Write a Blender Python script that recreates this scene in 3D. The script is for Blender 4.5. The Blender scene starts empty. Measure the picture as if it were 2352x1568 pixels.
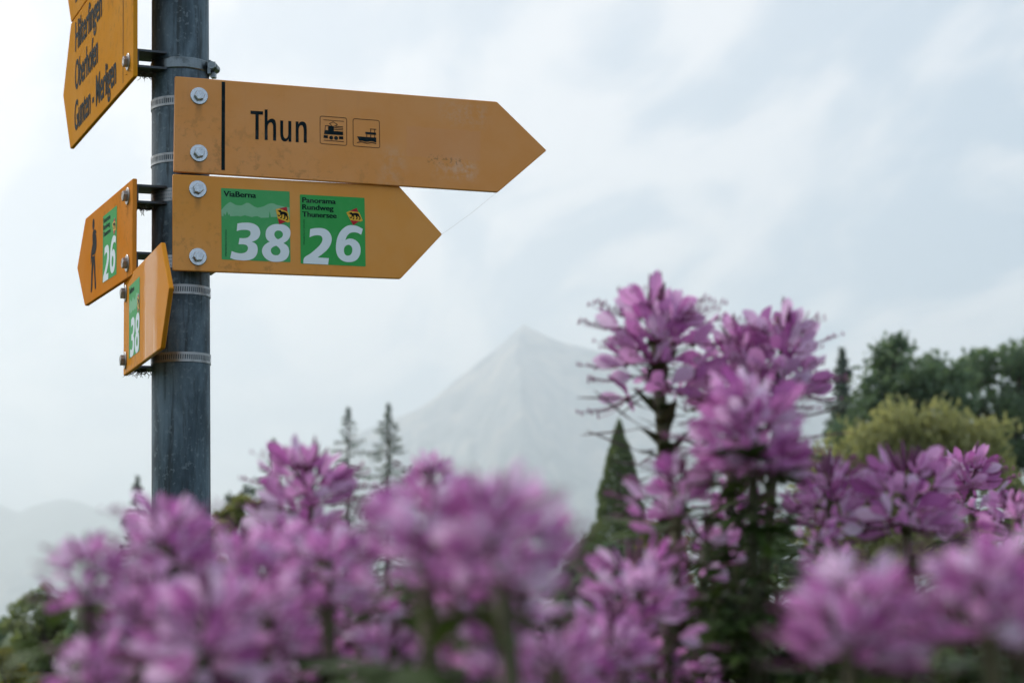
import bpy, bmesh, math, random
import numpy as np
from math import sin, cos, pi, radians as R
from mathutils import Vector, Matrix, Euler
from mathutils.geometry import tessellate_polygon

SC = bpy.context.scene
COL = SC.collection
rng = random.Random(7)

# ------------------------------------------------------------------ camera
FPX = 4600.0                      # focal length for a picture 2352 wide
PITCH = math.atan(640.0 / FPX)
CAM = Vector((0, 0, 1.2))
cam = bpy.data.cameras.new('camera')
cam.sensor_width = 36.0
cam.lens = FPX / 2352.0 * 36.0
cam.clip_start = 0.05
cam.clip_end = 60000.0
cam.dof.use_dof = True
cam.dof.focus_distance = 2.64
cam.dof.aperture_fstop = 8.4
cam.dof.aperture_blades = 9
cam_ob = bpy.data.objects.new('camera', cam)
cam_ob.location = CAM
cam_ob.rotation_euler = (pi / 2 + PITCH, 0, 0)
COL.objects.link(cam_ob)
SC.camera = cam_ob

# ------------------------------------------------------------------ sky, sun, exposure
SUN_EL, SUN_AZ = R(38), R(-52)    # azimuth from +Y, negative = left of the view
SUN_DIR = Vector((sin(SUN_AZ) * cos(SUN_EL), cos(SUN_AZ) * cos(SUN_EL), sin(SUN_EL)))
W = bpy.data.worlds.new('World')
SC.world = W
W.use_nodes = True
nt = W.node_tree
N, L = nt.nodes, nt.links
for n in list(N):
    N.remove(n)


def nd(tree, kind, **kw):
    n = tree.nodes.new(kind)
    for k, v in kw.items():
        if k.startswith('i_'):
            key = k[2:]
            key = int(key) if key.isdigit() else key.replace('_', ' ')
            n.inputs[key].default_value = v
        else:
            setattr(n, k, v)
    return n


def ramp(tree, stops, interp='LINEAR'):
    n = tree.nodes.new('ShaderNodeValToRGB')
    cr = n.color_ramp
    cr.interpolation = interp
    while len(cr.elements) > len(stops):
        cr.elements.remove(cr.elements[-1])
    while len(cr.elements) < len(stops):
        cr.elements.new(0.5)
    for e, (p, c) in zip(cr.elements, stops):
        e.position = p
        e.color = (*c, 1) if len(c) == 3 else c
    return n


def math_n(tree, op, a, b=None, c=None, clamp=False):
    n = tree.nodes.new('ShaderNodeMath')
    n.operation = op
    n.use_clamp = clamp
    for i, v in enumerate((a, b, c)):
        if v is None:
            continue
        if isinstance(v, (int, float)):
            n.inputs[i].default_value = v
        else:
            tree.links.new(v, n.inputs[i])
    return n.outputs[0]


def mix_c(tree, fac, a, b, mode='MIX'):
    n = tree.nodes.new('ShaderNodeMix')
    n.data_type = 'RGBA'
    n.blend_type = mode
    for s, v in ((n.inputs[0], fac), (n.inputs[6], a), (n.inputs[7], b)):
        if isinstance(v, (int, float)):
            s.default_value = v
        elif isinstance(v, (tuple, list)):
            s.default_value = (*v, 1) if len(v) == 3 else v
        else:
            tree.links.new(v, s)
    return n.outputs[2]


tc = nd(nt, 'ShaderNodeTexCoord')
sky = nd(nt, 'ShaderNodeTexSky', sky_type='NISHITA', sun_disc=False)
sky.sun_elevation = SUN_EL
sky.sun_rotation = SUN_AZ
sky.air_density, sky.dust_density, sky.ozone_density = 1.0, 2.0, 1.0
sep = nd(nt, 'ShaderNodeSeparateXYZ')
L.new(tc.outputs['Generated'], sep.inputs[0])
# cloud sheet: project the view direction on a flat layer
zz = math_n(nt, 'ADD', math_n(nt, 'MAXIMUM', sep.outputs[2], 0.0), 0.42)
cx = math_n(nt, 'DIVIDE', sep.outputs[0], zz)
cy = math_n(nt, 'DIVIDE', sep.outputs[1], zz)
comb = nd(nt, 'ShaderNodeCombineXYZ')
L.new(cx, comb.inputs[0])
L.new(cy, comb.inputs[1])
mp = nd(nt, 'ShaderNodeMapping', vector_type='TEXTURE')
mp.inputs['Rotation'].default_value = (0, 0, R(-64))
mp.inputs['Scale'].default_value = (0.44, 0.27, 1)
mp.inputs['Location'].default_value = (0.35, 0.2, 0)
L.new(comb.outputs[0], mp.inputs[0])
n1 = nd(nt, 'ShaderNodeTexNoise', i_Scale=1.35, i_Detail=7.0, i_Roughness=0.52, i_Distortion=1.3)
L.new(mp.outputs[0], n1.inputs['Vector'])
n2 = nd(nt, 'ShaderNodeTexNoise', i_Scale=4.2, i_Detail=5.0, i_Roughness=0.5, i_Distortion=0.3)
L.new(mp.outputs[0], n2.inputs['Vector'])
cl = math_n(nt, 'ADD', math_n(nt, 'MULTIPLY', n1.outputs[0], 0.72), math_n(nt, 'MULTIPLY', n2.outputs[0], 0.28))
cmask = ramp(nt, [(0.43, (0, 0, 0)), (0.60, (1, 1, 1))], 'EASE')
L.new(cl, cmask.inputs[0])
# brightness falls away from the veiled sun
dot = nd(nt, 'ShaderNodeVectorMath', operation='DOT_PRODUCT')
L.new(tc.outputs['Generated'], dot.inputs[0])
dot.inputs[1].default_value = SUN_DIR
SKY_CLOUD = ramp(nt, [(0.0, (4.5, 4.75, 5.0)), (0.5, (4.4, 4.55, 4.7)), (0.70, (4.35, 4.35, 4.35)), (0.87, (4.3, 4.15, 4.0)), (1.0, (6.4, 6.0, 5.6))])
SKY_GAP = ramp(nt, [(0.0, (3.0, 3.8, 4.7)), (0.5, (2.5, 3.15, 3.8)), (0.70, (2.1, 2.65, 3.15)), (0.87, (3.3, 3.4, 3.5)), (1.0, (5.8, 5.6, 5.3))])
for r_ in (SKY_CLOUD, SKY_GAP):
    L.new(math_n(nt, 'MULTIPLY_ADD', dot.outputs['Value'], 0.5, 0.5), r_.inputs[0])
cloudcol = mix_c(nt, cmask.outputs[0], SKY_GAP.outputs[0], SKY_CLOUD.outputs[0])
skycol = mix_c(nt, 0.88, sky.outputs[0], cloudcol)
bg = nd(nt, 'ShaderNodeBackground', i_Strength=0.13)
L.new(skycol, bg.inputs[0])
wo = nd(nt, 'ShaderNodeOutputWorld')
L.new(bg.outputs[0], wo.inputs[0])

sun = bpy.data.lights.new('sun', 'SUN')
sun.energy = 1.3
sun.angle = R(20)
sun.color = (1.0, 0.95, 0.87)
sun_ob = bpy.data.objects.new('sun', sun)
sun_ob.rotation_euler = SUN_DIR.to_track_quat('Z', 'Y').to_euler()
sun_ob.location = (-4, 3, 6)
COL.objects.link(sun_ob)

SC.view_settings.view_transform = 'Standard'
SC.view_settings.look = 'None'
SC.view_settings.exposure = 0.86
SC.view_settings.gamma = 1.0
SC.view_settings.use_curve_mapping = False
SC.cycles.use_denoising = True
SC.cycles.volume_bounces = 6
SC.cycles.max_bounces = 12
SC.cycles.transparent_max_bounces = 12

# ------------------------------------------------------------------ helpers


def at(px, py, y):
    """point of the place seen at (px, py) of the 2352-wide photograph, at forward distance y"""
    d = Vector(((px - 1176) / FPX, 0, 0)) + Vector((0, cos(PITCH), sin(PITCH))) \
        - Vector((0, -sin(PITCH), cos(PITCH))) * ((py - 784) / FPX)
    return CAM + d * (y / d.y)


def mesh(name, verts, faces, mats=(), smooth=False, midx=None):
    me = bpy.data.meshes.new(name)
    me.from_pydata([tuple(v) for v in verts], [], faces)
    for m in mats:
        me.materials.append(m)
    if midx is not None:
        me.polygons.foreach_set('material_index', midx)
    if smooth:
        me.polygons.foreach_set('use_smooth', [True] * len(me.polygons))
    me.update()
    return me


def link(name, me, parent=None, loc=None, rot=None, scale=None):
    o = bpy.data.objects.new(name, me)
    COL.objects.link(o)
    if parent is not None:
        o.parent = parent
    if loc is not None:
        o.location = loc
    if rot is not None:
        o.rotation_euler = rot
    if scale is not None:
        o.scale = (scale,) * 3 if isinstance(scale, (int, float)) else scale
    return o


def tag(o, label=None, cat=None, group=None, kind=None):
    if label:
        o['label'] = label
    if cat:
        o['category'] = cat
    if group:
        o['group'] = group
    if kind:
        o['kind'] = kind
    return o


class MB:
    """collects geometry into one mesh"""

    def __init__(self):
        self.v, self.f, self.m = [], [], []

    def add(self, verts, faces, mi=0):
        b = len(self.v)
        self.v += [Vector(v) for v in verts]
        self.f += [tuple(i + b for i in f) for f in faces]
        self.m += [mi] * len(faces)

    def box(self, lo, hi, mi=0):
        x0, y0, z0 = lo
        x1, y1, z1 = hi
        self.add([(x0, y0, z0), (x1, y0, z0), (x1, y1, z0), (x0, y1, z0), (x0, y0, z1), (x1, y0, z1), (x1, y1, z1), (x0, y1, z1)],
                 [(0, 3, 2, 1), (4, 5, 6, 7), (0, 1, 5, 4), (1, 2, 6, 5), (2, 3, 7, 6), (3, 0, 4, 7)], mi)

    def tube(self, pts, rad, n=6, mi=0, cap=True):
        pts = [Vector(p) for p in pts]
        rad = rad if isinstance(rad, (list, tuple)) else [rad] * len(pts)
        rings = []
        ref = Vector((0.31, 0.87, 0.38))
        for i, p in enumerate(pts):
            d = (pts[min(i + 1, len(pts) - 1)] - pts[max(i - 1, 0)]).normalized()
            a = d.cross(ref)
            if a.length < 0.05:
                a = d.cross(Vector((0, 0, 1)))
            a.normalize()
            b = d.cross(a)
            rings.append([p + (a * cos(2 * pi * k / n) + b * sin(2 * pi * k / n)) * rad[i] for k in range(n)])
        vs = [v for r in rings for v in r]
        fs = []
        for i in range(len(pts) - 1):
            for k in range(n):
                k2 = (k + 1) % n
                fs.append((i * n + k, i * n + k2, (i + 1) * n + k2, (i + 1) * n + k))
        if cap:
            fs.append(tuple(range(n - 1, -1, -1)))
            fs.append(tuple((len(pts) - 1) * n + k for k in range(n)))
        self.add(vs, fs, mi)

    def build(self, name, mats, smooth=False):
        mats = mats if isinstance(mats, (list, tuple)) else [mats]
        return mesh(name, self.v, self.f, mats, smooth, self.m)


# ------------------------------------------------------------------ materials
MATS = {}


def pbsdf(name, col=(0.5, 0.5, 0.5), rough=0.5, metal=0.0, spec=0.5):
    m = bpy.data.materials.new(name)
    m.use_nodes = True
    b = m.node_tree.nodes['Principled BSDF']
    b.inputs['Base Color'].default_value = (*col, 1)
    b.inputs['Roughness'].default_value = rough
    b.inputs['Metallic'].default_value = metal
    b.inputs['Specular IOR Level'].default_value = spec
    MATS[name] = m
    return m, m.node_tree, b


def noise(t, scale, detail=4.0, rough=0.55, vec=None, dist=0.0):
    n = nd(t, 'ShaderNodeTexNoise', i_Scale=scale, i_Detail=detail, i_Roughness=rough, i_Distortion=dist)
    if vec is not None:
        t.links.new(vec, n.inputs['Vector'])
    return n.outputs[0]


def objco(t, scale=None):
    c = nd(t, 'ShaderNodeTexCoord')
    if scale is None:
        return c.outputs['Object']
    m = nd(t, 'ShaderNodeMapping')
    m.inputs['Scale'].default_value = scale
    t.links.new(c.outputs['Object'], m.inputs[0])
    return m.outputs[0]


def smooth_step(t, v, a, b):
    n = nd(t, 'ShaderNodeMapRange', interpolation_type='SMOOTHSTEP')
    n.inputs[1].default_value = a
    n.inputs[2].default_value = b
    t.links.new(v, n.inputs[0])
    return n.outputs[0]


def bump(t, b, h, strength=0.3, dist=0.001):
    n = nd(t, 'ShaderNodeBump')
    n.inputs['Strength'].default_value = strength
    n.inputs['Distance'].default_value = dist
    t.links.new(h, n.inputs['Height'])
    t.links.new(n.outputs[0], b.inputs['Normal'])


def sign_paint(name, base, residue=False, scuffs=False, seed=0.0, ior=1.35, rough_lo=0.36, rough_hi=0.55, gloss=None, drips=()):
    m, t, b = pbsdf(name, base, 0.45, 0.0, 0.5)
    b.inputs['IOR'].default_value = ior
    co = objco(t)
    off = nd(t, 'ShaderNodeVectorMath', operation='ADD')
    off.inputs[1].default_value = (seed, seed * 0.7, seed * 1.3)
    t.links.new(co, off.inputs[0])
    v = off.outputs[0]
    big = noise(t, 9.0, 4, 0.6, v)
    fade = tuple(min(1, c * 0.96 + 0.018) for c in base)
    deep = (base[0] * 0.97, base[1] * 0.93, base[2] * 0.8)
    c = mix_c(t, smooth_step(t, big, 0.36, 0.66), deep, fade)
    # rain streaks running down
    stv = nd(t, 'ShaderNodeMapping')
    stv.inputs['Scale'].default_value = (90, 90, 6)
    t.links.new(v, stv.inputs[0])
    st = noise(t, 1.0, 3, 0.6, stv.outputs[0])
    c = mix_c(t, math_n(t, 'MULTIPLY', smooth_step(t, st, 0.55, 0.8), 0.10), c, (base[0] * 0.62, base[1] * 0.6, base[2] * 0.8 + 0.02))
    # grime specks
    sp = noise(t, 330.0, 2, 0.5, v)
    sp2 = noise(t, 14.0, 3, 0.6, v)
    spk = math_n(t, 'MULTIPLY', smooth_step(t, sp, 0.73, 0.78), smooth_step(t, sp2, 0.45, 0.65))
    c = mix_c(t, math_n(t, 'MULTIPLY', spk, 0.6), c, (0.10, 0.055, 0.025))
    # grime along edge corners, broken up by noise
    geo = nd(t, 'ShaderNodeNewGeometry')
    ed = smooth_step(t, geo.outputs['Pointiness'], 0.53, 0.62)
    c = mix_c(t, math_n(t, 'MULTIPLY', math_n(t, 'MULTIPLY', ed, smooth_step(t, noise(t, 60, 4, 0.7, v), 0.5, 0.66)), 0.35), c, (0.16, 0.09, 0.03))
    rough = nd(t, 'ShaderNodeMapRange')
    rough.inputs[3].default_value, rough.inputs[4].default_value = rough_lo, rough_hi
    t.links.new(noise(t, 24, 4, 0.6, v), rough.inputs[0])
    rgh = rough.outputs[0]
    if residue:
        s3 = nd(t, 'ShaderNodeSeparateXYZ')
        t.links.new(co, s3.inputs[0])
        wob = math_n(t, 'MULTIPLY', math_n(t, 'SUBTRACT', noise(t, 90, 3, 0.6, v), 0.5), 0.006)
        X = math_n(t, 'ADD', s3.outputs[0], wob)
        Z = math_n(t, 'ADD', s3.outputs[2], wob)

        def boxm(x0, x1, z0, z1, e=0.0016):
            f = math_n(t, 'MULTIPLY', smooth_step(t, X, x0 - e, x0 + e), math_n(t, 'SUBTRACT', 1.0, smooth_step(t, X, x1 - e, x1 + e)))
            g = math_n(t, 'MULTIPLY', smooth_step(t, Z, z0 - e, z0 + e), math_n(t, 'SUBTRACT', 1.0, smooth_step(t, Z, z1 - e, z1 + e)))
            return math_n(t, 'MULTIPLY', f, g)

        # ghost of a removed sticker
        gb = boxm(0.321, 0.428, -0.0225, 0.020)
        c = mix_c(t, math_n(t, 'MULTIPLY', gb, 0.12), c, (base[0] * 0.86, base[1] * 1.0, base[2] * 2.2 + 0.05))
        # chalky glue smear under it and a pale streak left of it
        sm = boxm(0.355, 0.420, -0.049, -0.024, 0.011)
        smn = smooth_step(t, noise(t, 75, 6, 0.7, v), 0.40, 0.66)
        gx = smooth_step(t, X, 0.345, 0.425)
        c = mix_c(t, math_n(t, 'MULTIPLY', math_n(t, 'MULTIPLY', sm, smn), math_n(t, 'MULTIPLY_ADD', gx, 0.36, 0.08)), c, (0.66, 0.60, 0.58))
        pl = boxm(0.283, 0.318, -0.075, -0.012, 0.010)
        c = mix_c(t, math_n(t, 'MULTIPLY', math_n(t, 'MULTIPLY', pl, smooth_step(t, noise(t, 55, 5, 0.7, v), 0.36, 0.7)), 0.32), c, (0.60, 0.45, 0.36))
        sh = boxm(0.372, 0.440, 0.028, 0.060, 0.014)
        c = mix_c(t, math_n(t, 'MULTIPLY', math_n(t, 'MULTIPLY', sh, smn), 0.28), c, (0.60, 0.46, 0.38))
        # torn glue edge
        te = boxm(0.352, 0.402, -0.031, -0.019, 0.004)
        tn = smooth_step(t, noise(t, 240, 4, 0.7, v), 0.52, 0.60)
        c = mix_c(t, math_n(t, 'MULTIPLY', math_n(t, 'MULTIPLY', te, tn), 0.55), c, (0.18, 0.095, 0.04))
        rgh = math_n(t, 'ADD', rgh, math_n(t, 'MULTIPLY', math_n(t, 'MAXIMUM', sm, pl), 0.25))
    if drips:
        sd = nd(t, 'ShaderNodeSeparateXYZ')
        t.links.new(co, sd.inputs[0])
        wv = math_n(t, 'MULTIPLY', math_n(t, 'SUBTRACT', noise(t, 120, 3, 0.6, v), 0.5), 0.004)
        for (du, dv) in drips:
            ax_ = math_n(t, 'ABSOLUTE', math_n(t, 'SUBTRACT', math_n(t, 'ADD', sd.outputs[0], wv), du / 1000))
            f1 = math_n(t, 'SUBTRACT', 1.0, smooth_step(t, ax_, 0.001, 0.0065))
            f2 = math_n(t, 'MULTIPLY', smooth_step(t, sd.outputs[2], dv / 1000 - 0.036, dv / 1000 - 0.010), math_n(t, 'SUBTRACT', 1.0, smooth_step(t, sd.outputs[2], dv / 1000 - 0.004, dv / 1000 + 0.002)))
            c = mix_c(t, math_n(t, 'MULTIPLY', math_n(t, 'MULTIPLY', f1, f2), 0.5), c, (0.16, 0.085, 0.030))
    if scuffs:
        s3 = nd(t, 'ShaderNodeSeparateXYZ')
        t.links.new(co, s3.inputs[0])
        wob = math_n(t, 'MULTIPLY', math_n(t, 'SUBTRACT', noise(t, 30, 3, 0.6, v), 0.5), 0.010)
        for x0, lo, hi, k in ((0.196, -0.07, 0.02, 0.55), (0.262, -0.07, -0.01, 0.55)):
            d_ = math_n(t, 'ABSOLUTE', math_n(t, 'SUBTRACT', math_n(t, 'ADD', s3.outputs[0], wob), x0))
            w_ = math_n(t, 'SUBTRACT', 1.0, smooth_step(t, d_, 0.0008, 0.003))
            g_ = math_n(t, 'MULTIPLY', smooth_step(t, s3.outputs[2], lo, lo + 0.01), math_n(t, 'SUBTRACT', 1.0, smooth_step(t, s3.outputs[2], hi - 0.02, hi)))
            c = mix_c(t, math_n(t, 'MULTIPLY', math_n(t, 'MULTIPLY', w_, g_), k), c, (0.85, 0.55, 0.25))
    t.links.new(c, b.inputs['Base Color'])
    t.links.new(rgh, b.inputs['Roughness'])
    bump(t, b, noise(t, 420, 3, 0.6, v), 0.12, 0.0006)
    if gloss is not None:
        g = nd(t, 'ShaderNodeBsdfDiffuse')
        t.links.new(c, g.inputs[0])
        mx = nd(t, 'ShaderNodeMixShader')
        s4 = nd(t, 'ShaderNodeSeparateXYZ')
        t.links.new(co, s4.inputs[0])
        w4 = math_n(t, 'ADD', s4.outputs[0], math_n(t, 'MULTIPLY', math_n(t, 'SUBTRACT', noise(t, 12, 3, 0.6, v), 0.5), 0.09))
        zone = math_n(t, 'MULTIPLY', smooth_step(t, w4, 0.17, 0.20), math_n(t, 'SUBTRACT', 1.0, smooth_step(t, w4, 0.265, 0.295)))
        t.links.new(math_n(t, 'MULTIPLY_ADD', zone, gloss[1], gloss[0]), mx.inputs[0])
        t.links.new(g.outputs[0], mx.inputs[1])
        t.links.new(b.outputs[0], mx.inputs[2])
        t.links.new(mx.outputs[0], t.nodes['Material Output'].inputs[0])
    return m


PAINT_THUN = sign_paint('sign paint faded', (0.69, 0.295, 0.084), residue=True, drips=((32.4, 40.2), (33, -38.1)))
PAINT_FRONT = sign_paint('sign paint ochre', (0.68, 0.290, 0.050), seed=1.7, drips=((33.1, 45.8), (33, -45.6)))
PAINT_TALL = sign_paint('sign paint mustard', (0.60, 0.255, 0.018), seed=3.1, ior=1.3, gloss=(0.14, 0.0))
PAINT_HIKER = sign_paint('sign paint orange', (0.64, 0.225, 0.022), seed=4.3, drips=((283.5, 46), (283.5, -45)), ior=1.3, gloss=(0.10, 0.0))
PAINT_GLOSS = sign_paint('sign paint glossy', (0.64, 0.250, 0.016), scuffs=True, seed=6.4, ior=1.4, rough_lo=0.05, rough_hi=0.16, gloss=(0.12, 0.32))


def print_mat(name, col, rough=0.5, wear=0.15, pale=(0.6, 0.6, 0.6)):
    m, t, b = pbsdf(name, col, rough)
    b.inputs['IOR'].default_value = 1.15
    v = objco(t)
    n = smooth_step(t, noise(t, 45, 5, 0.65, v), 0.45, 0.75)
    c = mix_c(t, math_n(t, 'MULTIPLY', n, wear), col, pale)
    s = smooth_step(t, noise(t, 380, 2, 0.5, v), 0.72, 0.77)
    c = mix_c(t, math_n(t, 'MULTIPLY', s, 0.5), c, tuple(k * 0.35 for k in col))
    t.links.new(c, b.inputs['Base Color'])
    return m


INK = print_mat('dark print', (0.008, 0.017, 0.022), 0.5, 0.05)
INK_THIN = print_mat('brown line print', (0.035, 0.022, 0.018), 0.5, 0.05)
GREEN_A = print_mat('faded green print', (0.075, 0.36, 0.13), 0.42, 0.12, (0.25, 0.48, 0.3))
GREEN_B = print_mat('green print', (0.05, 0.34, 0.09), 0.42, 0.10, (0.2, 0.45, 0.25))
PALE_GREEN = print_mat('pale green print', (0.22, 0.48, 0.30), 0.45, 0.1)
WHITE = print_mat('white print', (0.72, 0.80, 0.86), 0.45, 0.10, (0.6, 0.66, 0.7))
RED = print_mat('red print', (0.42, 0.025, 0.035), 0.45, 0.08)
YELLOW = print_mat('yellow print', (0.72, 0.42, 0.05), 0.45, 0.08)
BLACK = print_mat('black print', (0.010, 0.012, 0.014), 0.5, 0.03)
for m_ in (BLACK, INK, GREEN_A, GREEN_B, WHITE, PALE_GREEN):
    m_.node_tree.nodes['Principled BSDF'].inputs['Specular IOR Level'].default_value = 0.12

# galvanised, weathered steel post
m, t, b = pbsdf('weathered galvanised steel', (0.09, 0.12, 0.15), 0.5, 0.35)
v = objco(t)
vs = objco(t, (20, 20, 1.3))
base = mix_c(t, smooth_step(t, noise(t, 30, 6, 0.68, objco(t, (1, 1, 0.3)), 0.3), 0.33, 0.68), (0.030, 0.052, 0.072), (0.115, 0.168, 0.215))
stn = noise(t, 5.0, 5, 0.7, vs)
base = mix_c(t, math_n(t, 'MULTIPLY', smooth_step(t, stn, 0.48, 0.66), 0.72), base, (0.016, 0.019, 0.020))
pal = noise(t, 9.0, 6, 0.72, objco(t, (6, 6, 0.9)))
base = mix_c(t, math_n(t, 'MULTIPLY', smooth_step(t, pal, 0.60, 0.74), 0.45), base, (0.22, 0.23, 0.225))
fl = noise(t, 150, 3, 0.6, v)
base = mix_c(t, math_n(t, 'MULTIPLY', smooth_step(t, fl, 0.56, 0.70), 0.45), base, (0.19, 0.25, 0.29))
t.links.new(base, b.inputs['Base Color'])
rr = nd(t, 'ShaderNodeMapRange')
rr.inputs[3].default_value, rr.inputs[4].default_value = 0.42, 0.68
t.links.new(noise(t, 40, 4, 0.6, v), rr.inputs[0])
t.links.new(rr.outputs[0], b.inputs['Roughness'])
bump(t, b, noise(t, 220, 4, 0.65, v), 0.25, 0.0006)
STEEL_POST = m


def metal_mat(name, col, rough, metal=0.9, dark=(0.04, 0.04, 0.045), amt=0.5):
    m, t, b = pbsdf(name, col, rough, metal)
    v = objco(t)
    c = mix_c(t, math_n(t, 'MULTIPLY', smooth_step(t, noise(t, 70, 5, 0.65, v), 0.46, 0.72), amt), col, dark)
    t.links.new(c, b.inputs['Base Color'])
    bump(t, b, noise(t, 500, 3, 0.6, v), 0.25, 0.0004)
    return m


BAND = metal_mat('stainless clamp band', (0.30, 0.31, 0.32), 0.36, 0.85, (0.08, 0.08, 0.08), 0.5)
BAND_DARK = metal_mat('dull steel band', (0.16, 0.19, 0.21), 0.30, 0.9, (0.04, 0.05, 0.05), 0.6)
BRACKET = metal_mat('dark bracket steel', (0.055, 0.065, 0.078), 0.5, 0.55, (0.018, 0.018, 0.018), 0.6)
BOLT = metal_mat('zinc bolt', (0.46, 0.50, 0.545), 0.26, 0.92, (0.20, 0.22, 0.25), 0.4)
BOLT_WARM = metal_mat('tarnished bolt', (0.36, 0.34, 0.33), 0.40, 0.7, (0.12, 0.10, 0.09), 0.5)


def leafy(name, c0, c1, trans=0.35, rough=0.6, scale=2.0, by='island', tint=None, mid=None):
    m = bpy.data.materials.new(name)
    m.use_nodes = True
    t = m.node_tree
    b = t.nodes['Principled BSDF']
    out = t.nodes['Material Output']
    b.inputs['Roughness'].default_value = rough
    b.inputs['Specular IOR Level'].default_value = 0.25
    if by == 'island':
        rnd = nd(t, 'ShaderNodeNewGeometry').outputs['Random Per Island']
    else:
        rnd = nd(t, 'ShaderNodeObjectInfo').outputs['Random']
    ns = noise(t, scale, 4, 0.6, objco(t))
    wr = 0.6 if by == 'island' else 0.86
    f = math_n(t, 'ADD', math_n(t, 'MULTIPLY', rnd, wr), math_n(t, 'MULTIPLY', smooth_step(t, ns, 0.3, 0.7), 1 - wr))
    if mid:
        rp = ramp(t, [(0.05, c0), (0.45, mid), (0.95, c1)])
        t.links.new(f, rp.inputs[0])
        c = rp.outputs[0]
    else:
        c = mix_c(t, f, c0, c1)
    t.links.new(c, b.inputs['Base Color'])
    tr = nd(t, 'ShaderNodeBsdfTranslucent')
    t.links.new(mix_c(t, 1.0, c, tint or (1.0, 1.0, 0.7), 'MULTIPLY'), tr.inputs[0])
    mx = nd(t, 'ShaderNodeMixShader', i_0=trans)
    t.links.new(b.outputs[0], mx.inputs[1])
    t.links.new(tr.outputs[0], mx.inputs[2])
    t.links.new(mx.outputs[0], out.inputs[0])
    MATS[name] = m
    return m


PETAL = leafy('cleome petal', (0.40, 0.10, 0.36), (0.80, 0.68, 0.85), 0.50, 0.6, 60.0, 'object', (1, 0.92, 1), mid=(0.76, 0.37, 0.70))
STAMEN = pbsdf('stamen', (0.30, 0.09, 0.22), 0.6)[0]
PEDICEL = leafy('purple stalk', (0.055, 0.018, 0.030), (0.11, 0.045, 0.045), 0.1, 0.6, 30, 'object')
BUD = leafy('flower bud', (0.15, 0.055, 0.12), (0.30, 0.13, 0.22), 0.2, 0.55, 40, 'object')
POD = leafy('seed pod', (0.10, 0.065, 0.075), (0.19, 0.11, 0.13), 0.15, 0.6, 20, 'object')
STEM = leafy('green brown stem', (0.045, 0.055, 0.024), (0.095, 0.080, 0.042), 0.05, 0.65, 40, 'object')
LEAF = leafy('cleome leaf', (0.024, 0.055, 0.016), (0.075, 0.115, 0.030), 0.3, 0.5, 25, 'object')
BRACT = leafy('bract leaf', (0.022, 0.045, 0.014), (0.085, 0.060, 0.035), 0.25, 0.55, 25, 'object')
BARK = pbsdf('bark', (0.07, 0.055, 0.045), 0.85)[0]
# ------------------------------------------------------------------ ground, hills, mountain


def terrain_mat(name, stops, scale, rough=0.9):
    m, t, b = pbsdf(name, (0.2, 0.2, 0.2), rough, 0, 0.2)
    n = noise(t, scale, 8, 0.6, objco(t), 0.3)
    r_ = ramp(t, stops)
    t.links.new(n, r_.inputs[0])
    t.links.new(r_.outputs[0], b.inputs['Base Color'])
    return m


def fbm(x, y, seed, octaves=5, base=1.0):
    """cheap value noise on arrays"""
    out = np.zeros_like(x, dtype=float)
    amp, fr = 1.0, base
    rs = np.random.RandomState(seed)
    tot = 0
    for _ in range(octaves):
        tab = rs.rand(256, 256)
        u, w = x * fr, y * fr
        i, j = np.floor(u).astype(int), np.floor(w).astype(int)
        a, c = u - i, w - j
        a, c = a * a * (3 - 2 * a), c * c * (3 - 2 * c)
        g = lambda p, q: tab[p % 256, q % 256]
        out += amp * ((g(i, j) * (1 - a) + g(i + 1, j) * a) * (1 - c) + (g(i, j + 1) * (1 - a) + g(i + 1, j + 1) * a) * c)
        tot += amp
        amp *= 0.5
        fr *= 2.03
    return out / tot


def grid_mesh(name, xs, ys, z, mat):
    nx, ny = len(xs), len(ys)
    X, Y = np.meshgrid(xs, ys)
    co = np.stack([X, Y, z], -1).reshape(-1, 3)
    idx = np.arange(nx * ny).reshape(ny, nx)
    q = np.stack([idx[:-1, :-1], idx[:-1, 1:], idx[1:, 1:], idx[1:, :-1]], -1).reshape(-1, 4)
    me = bpy.data.meshes.new(name)
    me.vertices.add(len(co))
    me.vertices.foreach_set('co', co.ravel())
    me.loops.add(q.size)
    me.loops.foreach_set('vertex_index', q.ravel())
    me.polygons.add(len(q))
    me.polygons.foreach_set('loop_start', np.arange(len(q)) * 4)
    me.polygons.foreach_set('loop_total', np.full(len(q), 4))
    me.update(calc_edges=True)
    me.polygons.foreach_set('use_smooth', [True] * len(q))
    me.materials.append(mat)
    return me


GRASS_M = terrain_mat('meadow', [(0.3, (0.035, 0.06, 0.018)), (0.7, (0.07, 0.10, 0.03))], 0.4)
ROCK_M, t, b = pbsdf('mountain rock and meadow', (0.2, 0.2, 0.2), 0.9, 0, 0.2)
rk = noise(t, 1.0, 8, 0.62, objco(t, (0.0085, 0.0085, 0.0022)), 0.6)
rk2 = noise(t, 1.0, 6, 0.6, objco(t, (0.0016, 0.0016, 0.0016)), 0.4)
rr2 = ramp(t, [(0.40, (0.10, 0.13, 0.14)), (0.50, (0.24, 0.26, 0.27)), (0.58, (0.40, 0.37, 0.33)), (0.70, (0.68, 0.64, 0.58))])
t.links.new(math_n(t, 'ADD', math_n(t, 'MULTIPLY', rk, 0.6), math_n(t, 'MULTIPLY', rk2, 0.4)), rr2.inputs[0])
t.links.new(rr2.outputs[0], b.inputs['Base Color'])
HILL_M = terrain_mat('wooded hill', [(0.35, (0.03, 0.05, 0.03)), (0.65, (0.12, 0.13, 0.09))], 0.004)
SOIL_M = terrain_mat('bed soil', [(0.35, (0.03, 0.022, 0.016)), (0.65, (0.07, 0.052, 0.038))], 18)

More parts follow.
